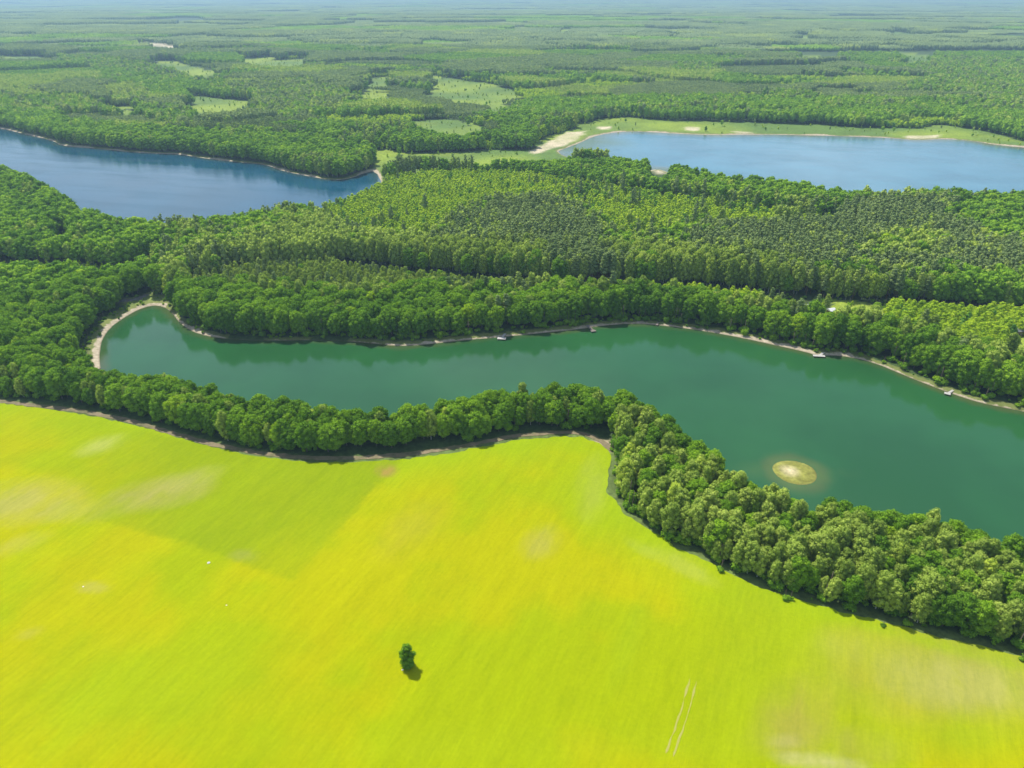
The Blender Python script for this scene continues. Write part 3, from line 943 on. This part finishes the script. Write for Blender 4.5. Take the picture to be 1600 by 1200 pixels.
# the smallest shown trees: a rough crown of a few lumps
FAR_SHAPE = {'broad': (8.4, 3.9, 6.4), 'birch': (8.6, 2.8, 6.4), 'pine': (11.5, 2.3, 5.4), 'young': (4.2, 1.7, 3.8), 'shrub': (1, 1, 1)}
for kind in SPEC:
    cz, Rr, hz = FAR_SHAPE[kind]
    for v in range(NVAR[kind]):
        r = np.random.default_rng(700 + v + len(kind))
        L = [(np.array((0, 0, cz)), np.array((Rr * .85, Rr * .85, hz * .95)))]
        for i in range(5):
            a = i * 1.9 + r.uniform(0, .6); zz = r.uniform(-.2, .75)
            L.append((np.array((math.cos(a) * Rr * .6, math.sin(a) * Rr * .6, cz + zz * hz * .8)), np.array((Rr * .5, Rr * .5, Rr * .45))))
        cv, cf = crown_geo(r, L, 16, Rr * .34, 0, .92)
        me = np_mesh(kind + '_tree', cv, cf, 3); me.materials.append(SPEC[kind][0])
        PROTO_FAR[kind].append(bpy.data.objects.new(kind + '_tree', me))


# stands far away: one piece of wood, 60 m across, for the land beyond two kilometres
def stand_proto(kind, seed, n=120, size=60, hscale=1.0):
    r = np.random.default_rng(seed)
    Vs, Fs, nv = [], [], 0
    iv, if_ = ICO[1]
    for i in range(n):
        c = np.array([r.uniform(-size / 2, size / 2), r.uniform(-size / 2, size / 2), 0])
        hh = (15 if kind == 'pine' else 12) * r.uniform(.8, 1.15) * hscale
        w = (2.2 if kind == 'pine' else 3.0) * r.uniform(.8, 1.25)
        v = iv * (1 + r.uniform(-.2, .2, (len(iv), 1))) * np.array([w, w, hh * .42]) + c + np.array([0, 0, hh * .6])
        Vs.append(v); Fs.append(if_ + nv); nv += len(v)
    me = np_mesh('far_stand', np.concatenate(Vs), np.concatenate(Fs), 3)
    me.materials.append({'pine': M_PINE, 'broad': M_BROAD}[kind])
    return bpy.data.objects.new('far_stand', me)


# ------------------------------------------------------------------ where each tree stands
def frustum_ok(P, m=90):
    px, py, dep = to_px(P[:, 0], P[:, 1], 8)
    return (P[:, 1] > 20) & (px > -m - 40) & (px < 1640 + m) & (py < 1290)


def jgrid(x0, x1, y0, y1, s, seed):
    r = np.random.default_rng(seed)
    gx, gy = np.meshgrid(np.arange(x0, x1, s), np.arange(y0, y1, s * .9))
    gx = gx.astype(float); gy = gy.astype(float)
    gx[1::2] += s * .5
    P = np.stack([gx.ravel(), gy.ravel()], 1) + r.uniform(-.36, .36, (gx.size, 2)) * s
    P = P[frustum_ok(P)]
    return P


def classify(P):
    """the kind of cover at each point"""
    k = np.full(len(P), 'mosaic', dtype='U12')
    mid = P[:, 1] < 560
    k[mid] = 'mixed'
    w = np.stack([vnoise(P, 16, 81) - .5, vnoise(P, 16, 82) - .5], 1) * 9
    w2 = np.stack([fbm(P, 60, 83) - .5, fbm(P, 60, 84) - .5], 1) * np.clip((P[:, 1:] - 450) / 9, 6, 60)
    wj = (np.random.default_rng(len(P)).random((len(P), 2)) - .5) * 16
    for name, z, poly in FREG: k[inside(P + w * 2.2, poly)] = name
    for name, z, poly in REG: k[inside(P + (w * (0 if name in ('light', 'young', 'row') else .5) + (wj if name in ('pine', 'birch', 'mixed') else 0)), poly) & (P[:, 1] < 690)] = name
    for name, poly in CLEAR: k[inside(P, poly)] = 'clear_' + name
    for name, poly in CLEAR:
        if name in ('lawn', 'sandpit'):
            for zz in (3, 6, 9): k[inside(P * (H / (H - zz)), poly)] = 'clear_lawn'
    for zz in (0, 4, 8, 12):
        for poly in FCLEAR: k[inside((P + w2) * (H / (H - zz)), poly)] = 'meadow'
    for zz in (0, 4, 8, 12):
        for poly in FSAND: k[inside(P * (H / (H - zz)), poly)] = 'none'
    md_ = k == 'meadow'
    k[md_ & (vnoise(P, 14, 85) < .52)] = 'none'
    k[inside(P, STRIP)] = 'strip'
    k[np.linalg.norm(P - ISLE_C, axis=1) < 30] = 'none'
    ax, ay, _q = to_px(P[:, 0], P[:, 1], LAND)
    k[(k != 'strip') & (ax > 950) & (P[:, 1] < 330) & (seg_dist(P, FIELD_LINE) < 14)] = 'none'
    k[seg_dist(P, WEST) < 8.5] = 'clear_bay'
    k[inside(P, FIELD)] = 'none'
    k[(seg_dist(P, tl) < 1.9)] = 'none'
    # south of the wood's edge there is only the field
    px, py, dep = to_px(P[:, 0], P[:, 1], LAND)
    ex = np.array(tree_front, float)
    low = (py > np.interp(px, ex[:14, 0], ex[:14, 1]) - 1) & (px < 960)
    k[low] = 'none'
    return k


# species mix of each cover: (broad, birch, pine, young), height factor, spacing
COVER = {
    'mixed': ((.46, .28, .26, 0), (.78, 1.18), 3.9), 'broad': ((.84, .12, .04, 0), (.66, 1.12), 4.7), 'pine': ((.04, .16, .80, 0), (.84, 1.08), 2.9),
    'birch': ((.18, .68, .14, 0), (.92, 1.28), 3.7), 'light': ((.14, .60, .12, .14), (.44, .62), 3.3), 'young': ((.02, .03, .03, .92), (.80, 1.25), 2.5),
    'bright': ((.13, .02, .02, .83), (.50, 1.15), 2.9), 'mixlow': ((.25, .15, .25, .35), (.45, .75), 3.6), 'shrub': ((.3, .1, .2, .4), (.45, .8), 4.6),
    'row': ((.90, .05, .05, 0), (.66, 1.02), 5.0),
    'belt': ((.88, .09, .03, 0), (.70, 1.08), 4.2), 'bigoak': ((1, 0, 0, 0), (.72, 1.02), 5.2),
    'clear_gap': ((.1, 0, 0, .9), (.25, .45), 5), 'clear_lawn': ((.5, 0, .2, .3), (.3, .5), 14), 'meadow': ((.25, .05, .1, .6), (.2, .55), 15),
    'fbroad': ((.85, .10, .05, 0), (.75, 1.15), 5.2), 'fbirch': ((.2, .7, .1, 0), (.7, 1.0), 4.4), 'fmixed': ((.4, .2, .4, 0), (.8, 1.15), 4.8),
    'fyoungpine': ((0, .02, .98, 0), (.45, .55), 2.9), 'fyoung': ((.2, .05, 0, .75), (.6, 1.1), 3.2), 'fbright': ((.45, .1, .05, .4), (.7, 1.2), 4.4),
}
KN = ['broad', 'birch', 'pine', 'young']
points = {k: [] for k in KN}      # x, y, scale, fac
for cover, (mixp, hs, sp) in COVER.items():
    if cover in ('mixed', 'broad', 'pine', 'birch', 'light', 'young', 'bright', 'mixlow', 'shrub', 'row', 'belt', 'bigoak', 'clear_gap', 'clear_lawn'):
        P = jgrid(-560, 560, 100, 700, sp, hash(cover) % 1000 if False else sum(map(ord, cover)))
    else:
        P = jgrid(-1400, 1400, 440, 1900, sp, sum(map(ord, cover)))
    P = P[classify(P) == cover]
    _, d = land_z(P)
    lim = 2.6
    if cover in ('belt', 'bigoak'):
        qx, qy, _q = to_px(P[:, 0], P[:, 1], 0)
        lim = np.where(qx > 600, 5.2, 3.0)
    P = P[d > lim + 1.4 * vnoise(P, 11, 15)]
    r = np.random.default_rng(sum(map(ord, cover)) + 5)
    # patches of one species stay together
    u = np.clip(.62 * (r.random(len(P))) + .38 * np.clip((fbm(P, 28, 55, 2) - .25) * 2, 0, 1), 0, .9999)
    cum = np.cumsum(mixp)
    sp_i = np.searchsorted(cum, u * cum[-1])
    sc = r.uniform(hs[0], hs[1], len(P)) * (.9 + .2 * vnoise(P, 22, 66))
    if cover == 'bright': sc = np.where((sp_i == 0), sc * .62, sc)
    for i, kn in enumerate(KN):
        m_ = sp_i == i
        s_ = sc[m_] * (1.5 if (kn == 'young' and False) else 1)
        points[kn].append(np.column_stack([P[m_], s_, np.zeros(m_.sum())]))

# forest mosaic beyond 560 m: cells of one kind and height each
cells = np.random.default_rng(5)
CC = np.stack([cells.uniform(-16000, 16000, 9000), cells.uniform(500, 24000, 9000)], 1)
near_c = np.stack([cells.uniform(-2200, 2200, 420), cells.uniform(520, 2400, 420)], 1)
CC = np.concatenate([near_c, CC[CC[:, 1] > 2300]])
CK = cells.random(len(CC)); CH = np.where(cells.random(len(CC)) < .3, cells.uniform(.42, .7, len(CC)), cells.uniform(.85, 1.22, len(CC)))


def cell_of(P):
    out = np.zeros(len(P), int)
    W = P + (np.stack([vnoise(P, 120, 1), vnoise(P, 120, 2)], 1) - .5) * 90
    Q = W * np.array([1, 1.6])
    C2 = CC * np.array([1, 1.6])
    for s in range(0, len(P), 4000):
        q = Q[s:s + 4000]
        y0, y1 = q[:, 1].min() - 2500, q[:, 1].max() + 2500
        idx = np.where((C2[:, 1] > y0) & (C2[:, 1] < y1))[0]
        c = C2[idx]
        dd = (q[:, None, 0] - c[None, :, 0]) ** 2 + (q[:, None, 1] - c[None, :, 1]) ** 2
        out[s:s + 4000] = idx[dd.argmin(1)]
    return out


P = jgrid(-1900, 1900, 520, 2100, 3.9, 77)
P = P[classify(P) == 'mosaic']
_, d = land_z(P); P = P[d > 5]
P = P[np.argsort(P[:, 1])]
ci = cell_of(P)
u = CK[ci]; rr_ = np.random.default_rng(3).random(len(P))
kind_i = np.where(u < .66, 2, np.where(u < .84, 0, 1))
lowp = fbm(P * np.array([1, 2.2]), 170, 91, 3)
kind_i = np.where(rr_ < .12, 0, np.where(rr_ < .17, 1, kind_i))
sc = CH[ci] * np.random.default_rng(4).uniform(.88, 1.1, len(P))
kind_i = np.where((lowp < .375) & (rr_ > .10), 3, kind_i)
sc = np.where(kind_i == 3, np.random.default_rng(6).uniform(.6, 1.1, len(P)), sc)
for i, kn in enumerate(KN):
    m_ = kind_i == i
    points[kn].append(np.column_stack([P[m_], sc[m_], np.zeros(m_.sum())]))

# the strip of trees between field and lake
P = jgrid(-260, 330, 90, 330, 3.9, 501)
P = P[classify(P) == 'strip']
_, d = land_z(P); P = P[d > 1.3]
fd = seg_dist(P, FIELD_LINE)
P = P[fd > 1.9]; fd = fd[fd > 1.9]
px, py, dep = to_px(P[:, 0], P[:, 1], LAND)
r = np.random.default_rng(12)
_, dl = land_z(P)
right = px > 955
pb = np.where(right, .80, .12) * np.where(right & (dl < 6), .25, 1) * np.where(right & (px > 1500), .6, 1)
pick = np.where(r.random(len(P)) < pb, 1, 0)
sc = r.uniform(.68, 1.10, len(P)) * np.where(right, np.where(pick == 1, .98, .90), .90)
sc = sc * np.where(right, .92, .97)
sc = np.where(fd < 4.5, sc * r.uniform(.72, 1.0, len(P)), sc)
strip_pts = [np.column_stack([P[pick == i], sc[pick == i], np.ones((pick == i).sum())]) for i in (0, 1)]
for i in (0, 1): points[KN[i]].append(strip_pts[i])
# round out the row along the field so that its foot is closed
for k in KN: points[k] = np.concatenate(points[k])

# ------------------------------------------------------------------ single trees: the 300 that show largest
HT = {'broad': 15, 'birch': 15, 'pine': 17, 'young': 8}
cand = []
for k in KN:
    A = points[k]
    x, y, dep = to_px(A[:, 0], A[:, 1], LAND + 7)
    m_ = (x > -5) & (x < 1605) & (y > 0) & (y < 1200)
    size = np.where(m_, HT[k] * A[:, 2] / dep, 0)
    for i in np.argsort(-size)[:300]:
        cand.append((size[i], k, i))
cand.sort(key=lambda c: -c[0])
single = cand[:299]
taken = {k: np.zeros(len(points[k]), bool) for k in KN}
TREES = []
for s, k, i in single:
    taken[k][i] = True
    x, y, sc, _ = points[k][i]
    TREES.append([k, x, y, sc])


def place_tree(kind, x, y, sc, z, seed):
    r = random.Random(seed)
    root = bpy.data.objects.new({'broad': 'broadleaf_tree', 'birch': 'birch_tree', 'pine': 'pine_tree', 'young': 'young_tree'}[kind], None)
    root.empty_display_size = 1
    COL.objects.link(root)
    root.location = (x, y, z)
    root.rotation_euler = (0, 0, r.uniform(0, 2 * PI))
    w = sc * (r.uniform(1.0, 1.34) if kind == 'birch' else r.uniform(.84, 1.16))
    root.scale = (w, w, sc)
    v = r.randrange(NVAR[kind])
    for nm, me in (('trunk', TRUNK[kind][v]), ('crown', CROWN[kind][v])):
        o = bpy.data.objects.new(nm, me); COL.objects.link(o); o.parent = root
    return root


ORD = ['first', 'second', 'third', 'fourth', 'fifth', 'sixth', 'seventh', 'eighth', 'ninth', 'tenth', 'eleventh', 'twelfth', 'thirteenth',
       'fourteenth', 'fifteenth', 'sixteenth', 'seventeenth', 'eighteenth', 'nineteenth', 'twentieth', 'twenty-first', 'twenty-second', 'twenty-third',
       'twenty-fourth', 'twenty-fifth', 'twenty-sixth', 'twenty-seventh', 'twenty-eighth', 'twenty-ninth', 'thirtieth']
TA = np.array([(t[1], t[2]) for t in TREES])
tz, td = land_z(TA)
tfd = seg_dist(TA, FIELD_LINE)
tx, ty, _ = to_px(TA[:, 0], TA[:, 1], LAND)
ins = inside(TA, STRIP)
SEG = [(-99, 160, 'left of the bay tip'), (160, 330, 'below the narrow bay'), (330, 480, 'where the strip narrows'), (480, 640, 'above the lone tree'),
       (640, 800, 'left of the field point'), (800, 955, 'behind the field point'), (955, 1080, 'right of the sandy corner'),
       (1080, 1190, 'left of the sand islet'), (1190, 1290, 'below the sand islet'), (1290, 1400, 'just right of the islet'),
       (1400, 1510, 'towards the right edge'), (1510, 1999, 'at the right photo edge')]
groups = {}
for i, (k, x, y, sc) in enumerate(TREES):
    sg = next(s[2] for s in SEG if s[0] <= tx[i] < s[1])
    if not ins[i] and tx[i] < 955: row = 'back in the wood'
    elif tfd[i] < 7.5: row = 'along the field edge'
    elif td[i] < 7: row = 'along the lake side'
    else: row = 'mid strip'
    size = 'tall' if sc * HT[k] > 13.6 else ('small' if sc * HT[k] < 10.5 else '')
    groups.setdefault((k, row, sg, size), []).append(i)
for (k, row, sg, size), ids in groups.items():
    ids.sort(key=lambda i: tx[i])
    look = {'broad': 'dark green round broadleaf', 'birch': 'pale feathery birch', 'pine': 'grey-green pine', 'young': 'bright young tree'}[k]
    if size: look = size + ' ' + look.replace('dark green ', 'green ')
    for n, i in enumerate(ids):
        k_, x, y, sc = TREES[i]
        o = place_tree(k_, x, y, sc, tz[i] - .1, i * 13 + 1)
        if len(ids) == 1: lab = f'{look} {row}, {sg}'
        else: lab = f'{look}, {ORD[min(n, 29)]} from left {row} {sg}'
        tag(o, lab, 'tree', 'trees of the strip between field and lake' if ins[i] else 'trees of the wood left of the bay')


# ------------------------------------------------------------------ the rest of the wood
def scatter(name, P, z, rot, sx, sz, idx, protos, label):
    me = bpy.data.meshes.new(name)
    me.vertices.add(len(P)); me.vertices.foreach_set('co', np.column_stack([P, z]).astype(np.float32).ravel())
    set_attr(me, 'rot', np.column_stack([np.zeros(len(P)), np.zeros(len(P)), rot]), 'FLOAT_VECTOR')
    set_attr(me, 'scl', np.column_stack([sx, sx, sz]), 'FLOAT_VECTOR')
    a = me.attributes.new('pick', 'INT', 'POINT'); a.data.foreach_set('value', idx.astype(np.int32))
    o = link(name, me)
    ng = bpy.data.node_groups.new(name, 'GeometryNodeTree')
    ng.interface.new_socket('Geometry', in_out='INPUT', socket_type='NodeSocketGeometry')
    ng.interface.new_socket('Geometry', in_out='OUTPUT', socket_type='NodeSocketGeometry')
    gi = ng.nodes.new('NodeGroupInput'); go = ng.nodes.new('NodeGroupOutput')
    jn = ng.nodes.new('GeometryNodeJoinGeometry')
    for p in reversed(protos):      # the join lists its inputs last link first
        oi = ng.nodes.new('GeometryNodeObjectInfo'); oi.inputs['Object'].default_value = p; oi.inputs['As Instance'].default_value = True
        ng.links.new(oi.outputs['Geometry'], jn.inputs[0])
    ip = ng.nodes.new('GeometryNodeInstanceOnPoints')
    ip.inputs['Pick Instance'].default_value = True
    ng.links.new(gi.outputs[0], ip.inputs['Points'])
    ng.links.new(jn.outputs[0], ip.inputs['Instance'])
    def na(nm, t):
        n = ng.nodes.new('GeometryNodeInputNamedAttribute'); n.data_type = t; n.inputs[0].default_value = nm
        return n.outputs['Attribute']
    e2r = ng.nodes.new('FunctionNodeEulerToRotation')
    ng.links.new(na('rot', 'FLOAT_VECTOR'), e2r.inputs[0])
    ng.links.new(e2r.outputs[0], ip.inputs['Rotation'])
    ng.links.new(na('scl', 'FLOAT_VECTOR'), ip.inputs['Scale'])
    ng.links.new(na('pick', 'INT'), ip.inputs['Instance Index'])
    ng.links.new(ip.outputs[0], go.inputs[0])
    md = o.modifiers.new('scatter', 'NODES'); md.node_group = ng
    tag(o, label, 'trees' if name != 'undergrowth' else 'bushes', kind='stuff')
    return o


STUFF_LABEL = {'broad': 'dense dark and mid green broadleaf forest round the lakes', 'birch': 'pale olive birches growing through the forest between the lakes',
               'pine': 'grey-green pine forest stretching to the horizon', 'young': 'bright yellow-green young plantation in even low stands'}
STUFF_NAME = {'broad': 'broadleaf_forest', 'birch': 'birch_forest', 'pine': 'pine_forest', 'young': 'young_forest'}
NEAR = 430
for k in KN:
    A = points[k][~taken[k]]
    r = np.random.default_rng(len(A))
    P = A[:, :2]
    z, _ = land_z(P)
    dist = np.linalg.norm(P, axis=1)
    nv = NVAR[k]
    idx = r.integers(0, nv, len(P)) + np.where(dist > 950, 2 * nv, np.where(dist > NEAR, nv, 0))
    w = A[:, 2] * r.uniform(.9, 1.15, len(P)) * {'young': 1.3, 'pine': .98, 'birch': 1.02, 'broad': .98}[k]
    # instances are picked from near and far crowns
    scatter(STUFF_NAME[k], P, z - .1, r.uniform(0, 2 * PI, len(P)), w, A[:, 2], idx, PROTO[k] + PROTO_LO[k] + PROTO_FAR[k], STUFF_LABEL[k])
    print('scatter', k, len(P))

# far stands beyond the single trees
stands = [stand_proto('pine', 11), stand_proto('pine', 12), stand_proto('pine', 13), stand_proto('broad', 14), stand_proto('broad', 15)]
Ps = []
y = 2090.0
rr = np.random.default_rng(8)
while y < 24000:
    s = 46 if y < 5000 else (75 if y < 10000 else 140)
    xs = np.arange(-.85 * y, .85 * y, s)
    Ps.append(np.column_stack([xs + rr.uniform(-.2, .2, len(xs)) * s, y + rr.uniform(-.2, .2, len(xs)) * s, np.full(len(xs), s / 46)]))
    y += s * .95
A = np.concatenate(Ps)
P = A[:, :2]
keep = ~(fbm(P, 500, 17, 2) < .285)
for poly in FCLEAR + FSAND:
    for zz in (0, 6, 12): keep &= ~inside(P * (H / (H - zz)), poly)
A = A[keep]; P = A[:, :2]
ci = cell_of(P)
u = CK[ci]
idx = np.where(u < .82, rr.integers(0, 3, len(P)), 3 + rr.integers(0, 2, len(P)))
z, _ = land_z(P)
w = A[:, 2]
scatter('far_forest', P, z - .5, rr.integers(0, 4, len(P)) * PI / 2 + rr.uniform(-.2, .2, len(P)), w, CH[ci] * 1.0 + 0 * w, idx, stands, 'endless far forest fading into blue haze at the horizon')
print('far', len(P))

# bushes along the shores and the foot of the strip
und = []
r = np.random.default_rng(31)
P = jgrid(-420, 420, 90, 620, 2.6, 909)
_, d = land_z(P)
kk = classify(P)
fdd = seg_dist(P, FIELD_LINE)
shore_b = (d > 1.2) & (d < 6.5) & (r.random(len(P)) < .24) & (kk != 'none')
foot = (kk == 'strip') & (fdd > 2.0) & (fdd < 7.5) & (r.random(len(P)) < .8)
belt_b = np.isin(kk, ['belt', 'bigoak', 'broad', 'row']) & (d > 2.6) & (d < 9) & (r.random(len(P)) < .45)
foot = foot | belt_b
bayb = (kk == 'clear_bay') & (d > 3) & (r.random(len(P)) < .25)
lawnb = (kk == 'clear_lawn') & (r.random(len(P)) < .05)
gapb = np.isin(kk, ['clear_gap', 'clear_ride']) & (r.random(len(P)) < .35)
fp = (fdd > .4) & (fdd < 2.4) & (r.random(len(P)) < .10) & (P[:, 0] > 35)
m_ = shore_b | foot | bayb | lawnb | gapb | fp
P = P[m_]
z, _ = land_z(P)
sc = r.uniform(.35, .95, len(P)) * np.where(foot[m_], 1.9, .9)
scatter('undergrowth', P, z - .05, r.uniform(0, 6.28, len(P)), sc * r.uniform(.9, 1.3, len(P)), sc, r.integers(0, 3, len(P)), PROTO['shrub'],
        'low green bushes along the shores and under the wood edge')


# ------------------------------------------------------------------ single things
def box_bm(bm, c, s, rz=0, mi=0):
    g = bmesh.ops.create_cube(bm, size=1)
    ca, sa = math.cos(rz), math.sin(rz)
    for v in g['verts']:
        x, y, z = v.co.x * s[0], v.co.y * s[1], v.co.z * s[2]
        v.co = Vector((c[0] + x * ca - y * sa, c[1] + x * sa + y * ca, c[2] + z))


def bm_obj(name, boxes, mat, parent, bevel=0):
    bm = bmesh.new()
    for b in boxes: box_bm(bm, *b)
    if bevel:
        bmesh.ops.bevel(bm, geom=bm.edges[:], offset=bevel, segments=1, affect='EDGES')
    me = bpy.data.meshes.new(name); bm.to_mesh(me); bm.free()
    return link(name, me, mat, parent)


def empty(name, loc, rz=0):
    o = bpy.data.objects.new(name, None); COL.objects.link(o)
    o.location = loc; o.rotation_euler = (0, 0, rz); o.empty_display_size = 1
    return o


# lone tree in the crop
lx, ly = gp(637, 1040, LAND)
lone = place_tree('birch', lx, ly, .62, LAND - .1, 5)
lone.name = 'lone_tree'
lone.scale = (.68, .68, .55)
tag(lone, 'small lone tree standing in the middle of the yellow-green field', 'tree')
for c in lone.children:
    if c.name.startswith('crown'):
        r = np.random.default_rng(77)
        cv, cf = crown_geo(r, [(c_, q * .95) for c_, q in lobes_for('birch', r, 0)] + [(np.array((math.cos(a) * 1.5, math.sin(a) * 1.5, 2.0)), np.array((1.2, 1.2, 1.6))) for a in range(6)], 60, .5, .2)
        me = np_mesh('crown', cv * np.array([1, 1, .95]), cf, 3); me.materials.append(M_BROAD); c.data = me

M_WOODP = simple_mat('bleached_deck_boards', (.42, .40, .37), (.58, .56, .52), 3, .7)
M_WOODD = simple_mat('weathered_dark_boards', (.16, .14, .12), (.28, .24, .20), 3, .8)
M_ROOFW = simple_mat('pale_roof_sheet', (.72, .73, .74), (.82, .82, .82), 1, .5)
M_ROOFG = simple_mat('grey_roof_felt', (.16, .17, .18), (.24, .25, .26), 1, .8)
M_WALL = simple_mat('brown_cabin_boards', (.20, .12, .07), (.30, .19, .11), 4, .8)
M_WALLW = simple_mat('cream_cabin_boards', (.62, .58, .50), (.72, .68, .60), 4, .8)
M_GLASS = simple_mat('window_glass', (.03, .04, .05), (.05, .06, .07), 1, .1)
M_STONE = simple_mat('white_stone', (.62, .60, .56), (.82, .80, .76), 3, .8, .4)


def jetty(px0, px1, head, label, mat, width=1.2):
    """a walkway from the bank at px0 to its head at px1; head = (across, along) size of the platform, or None"""
    a = np.array(gp(*px0, .6)); b = np.array(gp(*px1, .6))
    L = np.linalg.norm(b - a); ang = math.atan2(b[1] - a[1], b[0] - a[0])
    root = empty('jetty', (a[0], a[1], 0), ang)
    n = max(6, int(L / .3))
    bm_obj('walkway', [((L * (i + .5) / n, 0, .58), (L / n - .04, width, .07)) for i in range(n)] +
           [((L / 2, s * width * .38, .49), (L, .10, .12)) for s in (-1, 1)], mat, root)
    posts = [(L * t, s * (width / 2 + .06)) for t in (.25, .55, .85) for s in (-1, 1)]
    if head:
        w, dpt, turn = head
        m = max(4, int(dpt / .3))
        hd = bm_obj('platform', [((0, dpt * (i + .5) / m - dpt / 2, 0), (w, dpt / m - .04, .07)) for i in range(m)] +
                    [((s * w * .35, 0, -.09), (.12, dpt, .12)) for s in (-1, 0, 1)], mat, root)
        hd.location = (L + (dpt / 2 if abs(turn) < 9 else 0), 0, .66); hd.rotation_euler = (0, 0, PI / 2 + turn)
        ca, sa = math.cos(PI / 2 + turn), math.sin(PI / 2 + turn)
        for s in (-1, 1):
            for t in (-1, 1):
                u, v = s * w * .46, t * (dpt / 2 + .05)
                posts.append((hd.location.x + u * ca - v * sa, u * sa + v * ca))
    for p in posts:
        bm_obj('post', [((p[0], p[1], -.1), (.14, .14, 1.9))], M_WOODD, root, .02)
    return tag(root, label, 'jetty', 'wooden jetties on the far shore')


jetty((1292, 547), (1281, 555), (5.4, 1.8, R(38)), 'white T-shaped jetty on the far shore below the garden clearing', M_WOODP)
jetty((1490, 609), (1482, 614), (2.4, 1.8, R(20)), 'small white jetty on the far shore near the right edge', M_WOODP, 1.0)
jetty((790, 520), (785, 527), (4.2, 2.4, R(10)), 'pale square jetty on the thin beach below the dark belt', M_WOODP)
jetty((917, 507), (926, 516), (2.6, 1.6, R(0)), 'dark plank jetty slanting off the beach left of the shore bend', M_WOODD, 1.4)
jetty((1031, 499), (1026, 508), None, 'narrow dark plank jetty crossing the sand right of the shore bend', M_WOODD, 1.1)


def cabin(px, py, w, dpt, hgt, rz, roofm, wallm, label):
    x, y = gp(px, py, LAND)
    root = empty('cabin', (x, y, LAND - .05), rz)
    bm_obj('wall', [((0, 0, hgt / 2), (w, dpt, hgt))], wallm, root)
    rh = dpt * .28
    bm = bmesh.new()
    o = .35
    vs = [bm.verts.new(v) for v in ((-w / 2 - o, -dpt / 2 - o, hgt - .1), (w / 2 + o, -dpt / 2 - o, hgt - .1), (w / 2 + o, 0, hgt + rh), (-w / 2 - o, 0, hgt + rh),
                                    (-w / 2 - o, dpt / 2 + o, hgt - .1), (w / 2 + o, dpt / 2 + o, hgt - .1))]
    for f in ((0, 1, 2, 3), (3, 2, 5, 4), (0, 3, 4), (1, 5, 2), (0, 4, 5, 1)): bm.faces.new([vs[i] for i in f])
    me = bpy.data.meshes.new('roof'); bm.to_mesh(me); bm.free()
    link('roof', me, roofm, root)
    d = bm_obj('door', [((w * .25, -dpt / 2 - .03, 1.0), (.9, .05, 2.0))], M_WOODD, root)
    for s in (-.28, 0):
        f = bm_obj('window', [((w * s, -dpt / 2 - .03, 1.45), (.95, .06, .95))], M_WOODP, root)
        bm_obj('pane', [((w * s, -dpt / 2 - .07, 1.45), (.78, .03, .78))], M_GLASS, f)
    return tag(root, label, 'cabin')


cabin(1237, 484, 3.6, 2.6, 3.2, R(5), M_ROOFW, M_WALLW, 'small white-roofed hut behind the belt trees, left of its twin')
cabin(1257, 485, 3.2, 2.4, 3.0, R(-8), M_ROOFW, M_WALLW, 'small white-roofed hut just right of its twin behind the trees')
cabin(1297, 492, 3.4, 3.0, 3.0, R(25), M_ROOFW, M_WALL, 'little brown hut with pale roof beside the garden clearing')
cabin(1586, 523, 5.5, 4.2, 2.8, R(12), M_ROOFG, M_WALL, 'brown cabin with dark grey roof near the right photo edge')


def stone(px, py, s, label, seed):
    x, y = gp(px, py, LAND)
    bm = bmesh.new(); bmesh.ops.create_icosphere(bm, subdivisions=3, radius=1)
    r = random.Random(seed)
    from mathutils import noise as mn
    for v in bm.verts:
        n = 1 + .35 * mn.noise(v.co * 1.3 + Vector((seed, 0, 0))) + .1 * mn.noise(v.co * 4)
        v.co = Vector((v.co.x * s * n, v.co.y * s * .8 * n, v.co.z * s * .6 * n))
    me = bpy.data.meshes.new('boulder'); bm.to_mesh(me); bm.free()
    o = link('boulder', me, M_STONE); o.location = (x, y, LAND + s * .3)
    return tag(o, label, 'boulder', 'white stones in the field')


stone(326, 880, .45, 'white boulder on the lower rim of the darker green block', 1)
stone(130, 917, .26, 'small white boulder by a beige patch at the field left', 2)
stone(354, 946, .24, 'small white boulder alone in yellow crop below the green block', 3)
stone(629, 1047, .28, 'pale boulder at the foot of the lone tree', 4)

# ------------------------------------------------------------------ haze over the whole land
bm = bmesh.new()
bmesh.ops.create_cube(bm, size=1)
zmin, zmax = -24.0, H + 8
for v in bm.verts:
    v.co = Vector((v.co.x * 140000, v.co.y * 140000, zmin if v.co.z < 0 else zmax))
me = bpy.data.meshes.new('haze'); bm.to_mesh(me); bm.free()
hm = bpy.data.materials.new('haze'); hm.use_nodes = True
nt = hm.node_tree; nt.nodes.clear()
ho = nt.nodes.new('ShaderNodeOutputMaterial'); pv = nt.nodes.new('ShaderNodeVolumePrincipled')
pv.inputs['Color'].default_value = (.50, .78, 1.0, 1)
pv.inputs['Density'].default_value = .00014
pv.inputs['Anisotropy'].default_value = .2
nt.links.new(pv.outputs[0], ho.inputs['Volume'])
hz = link('haze', me, hm)
tag(hz, 'thin blue air haze over the land', 'haze', kind='stuff')
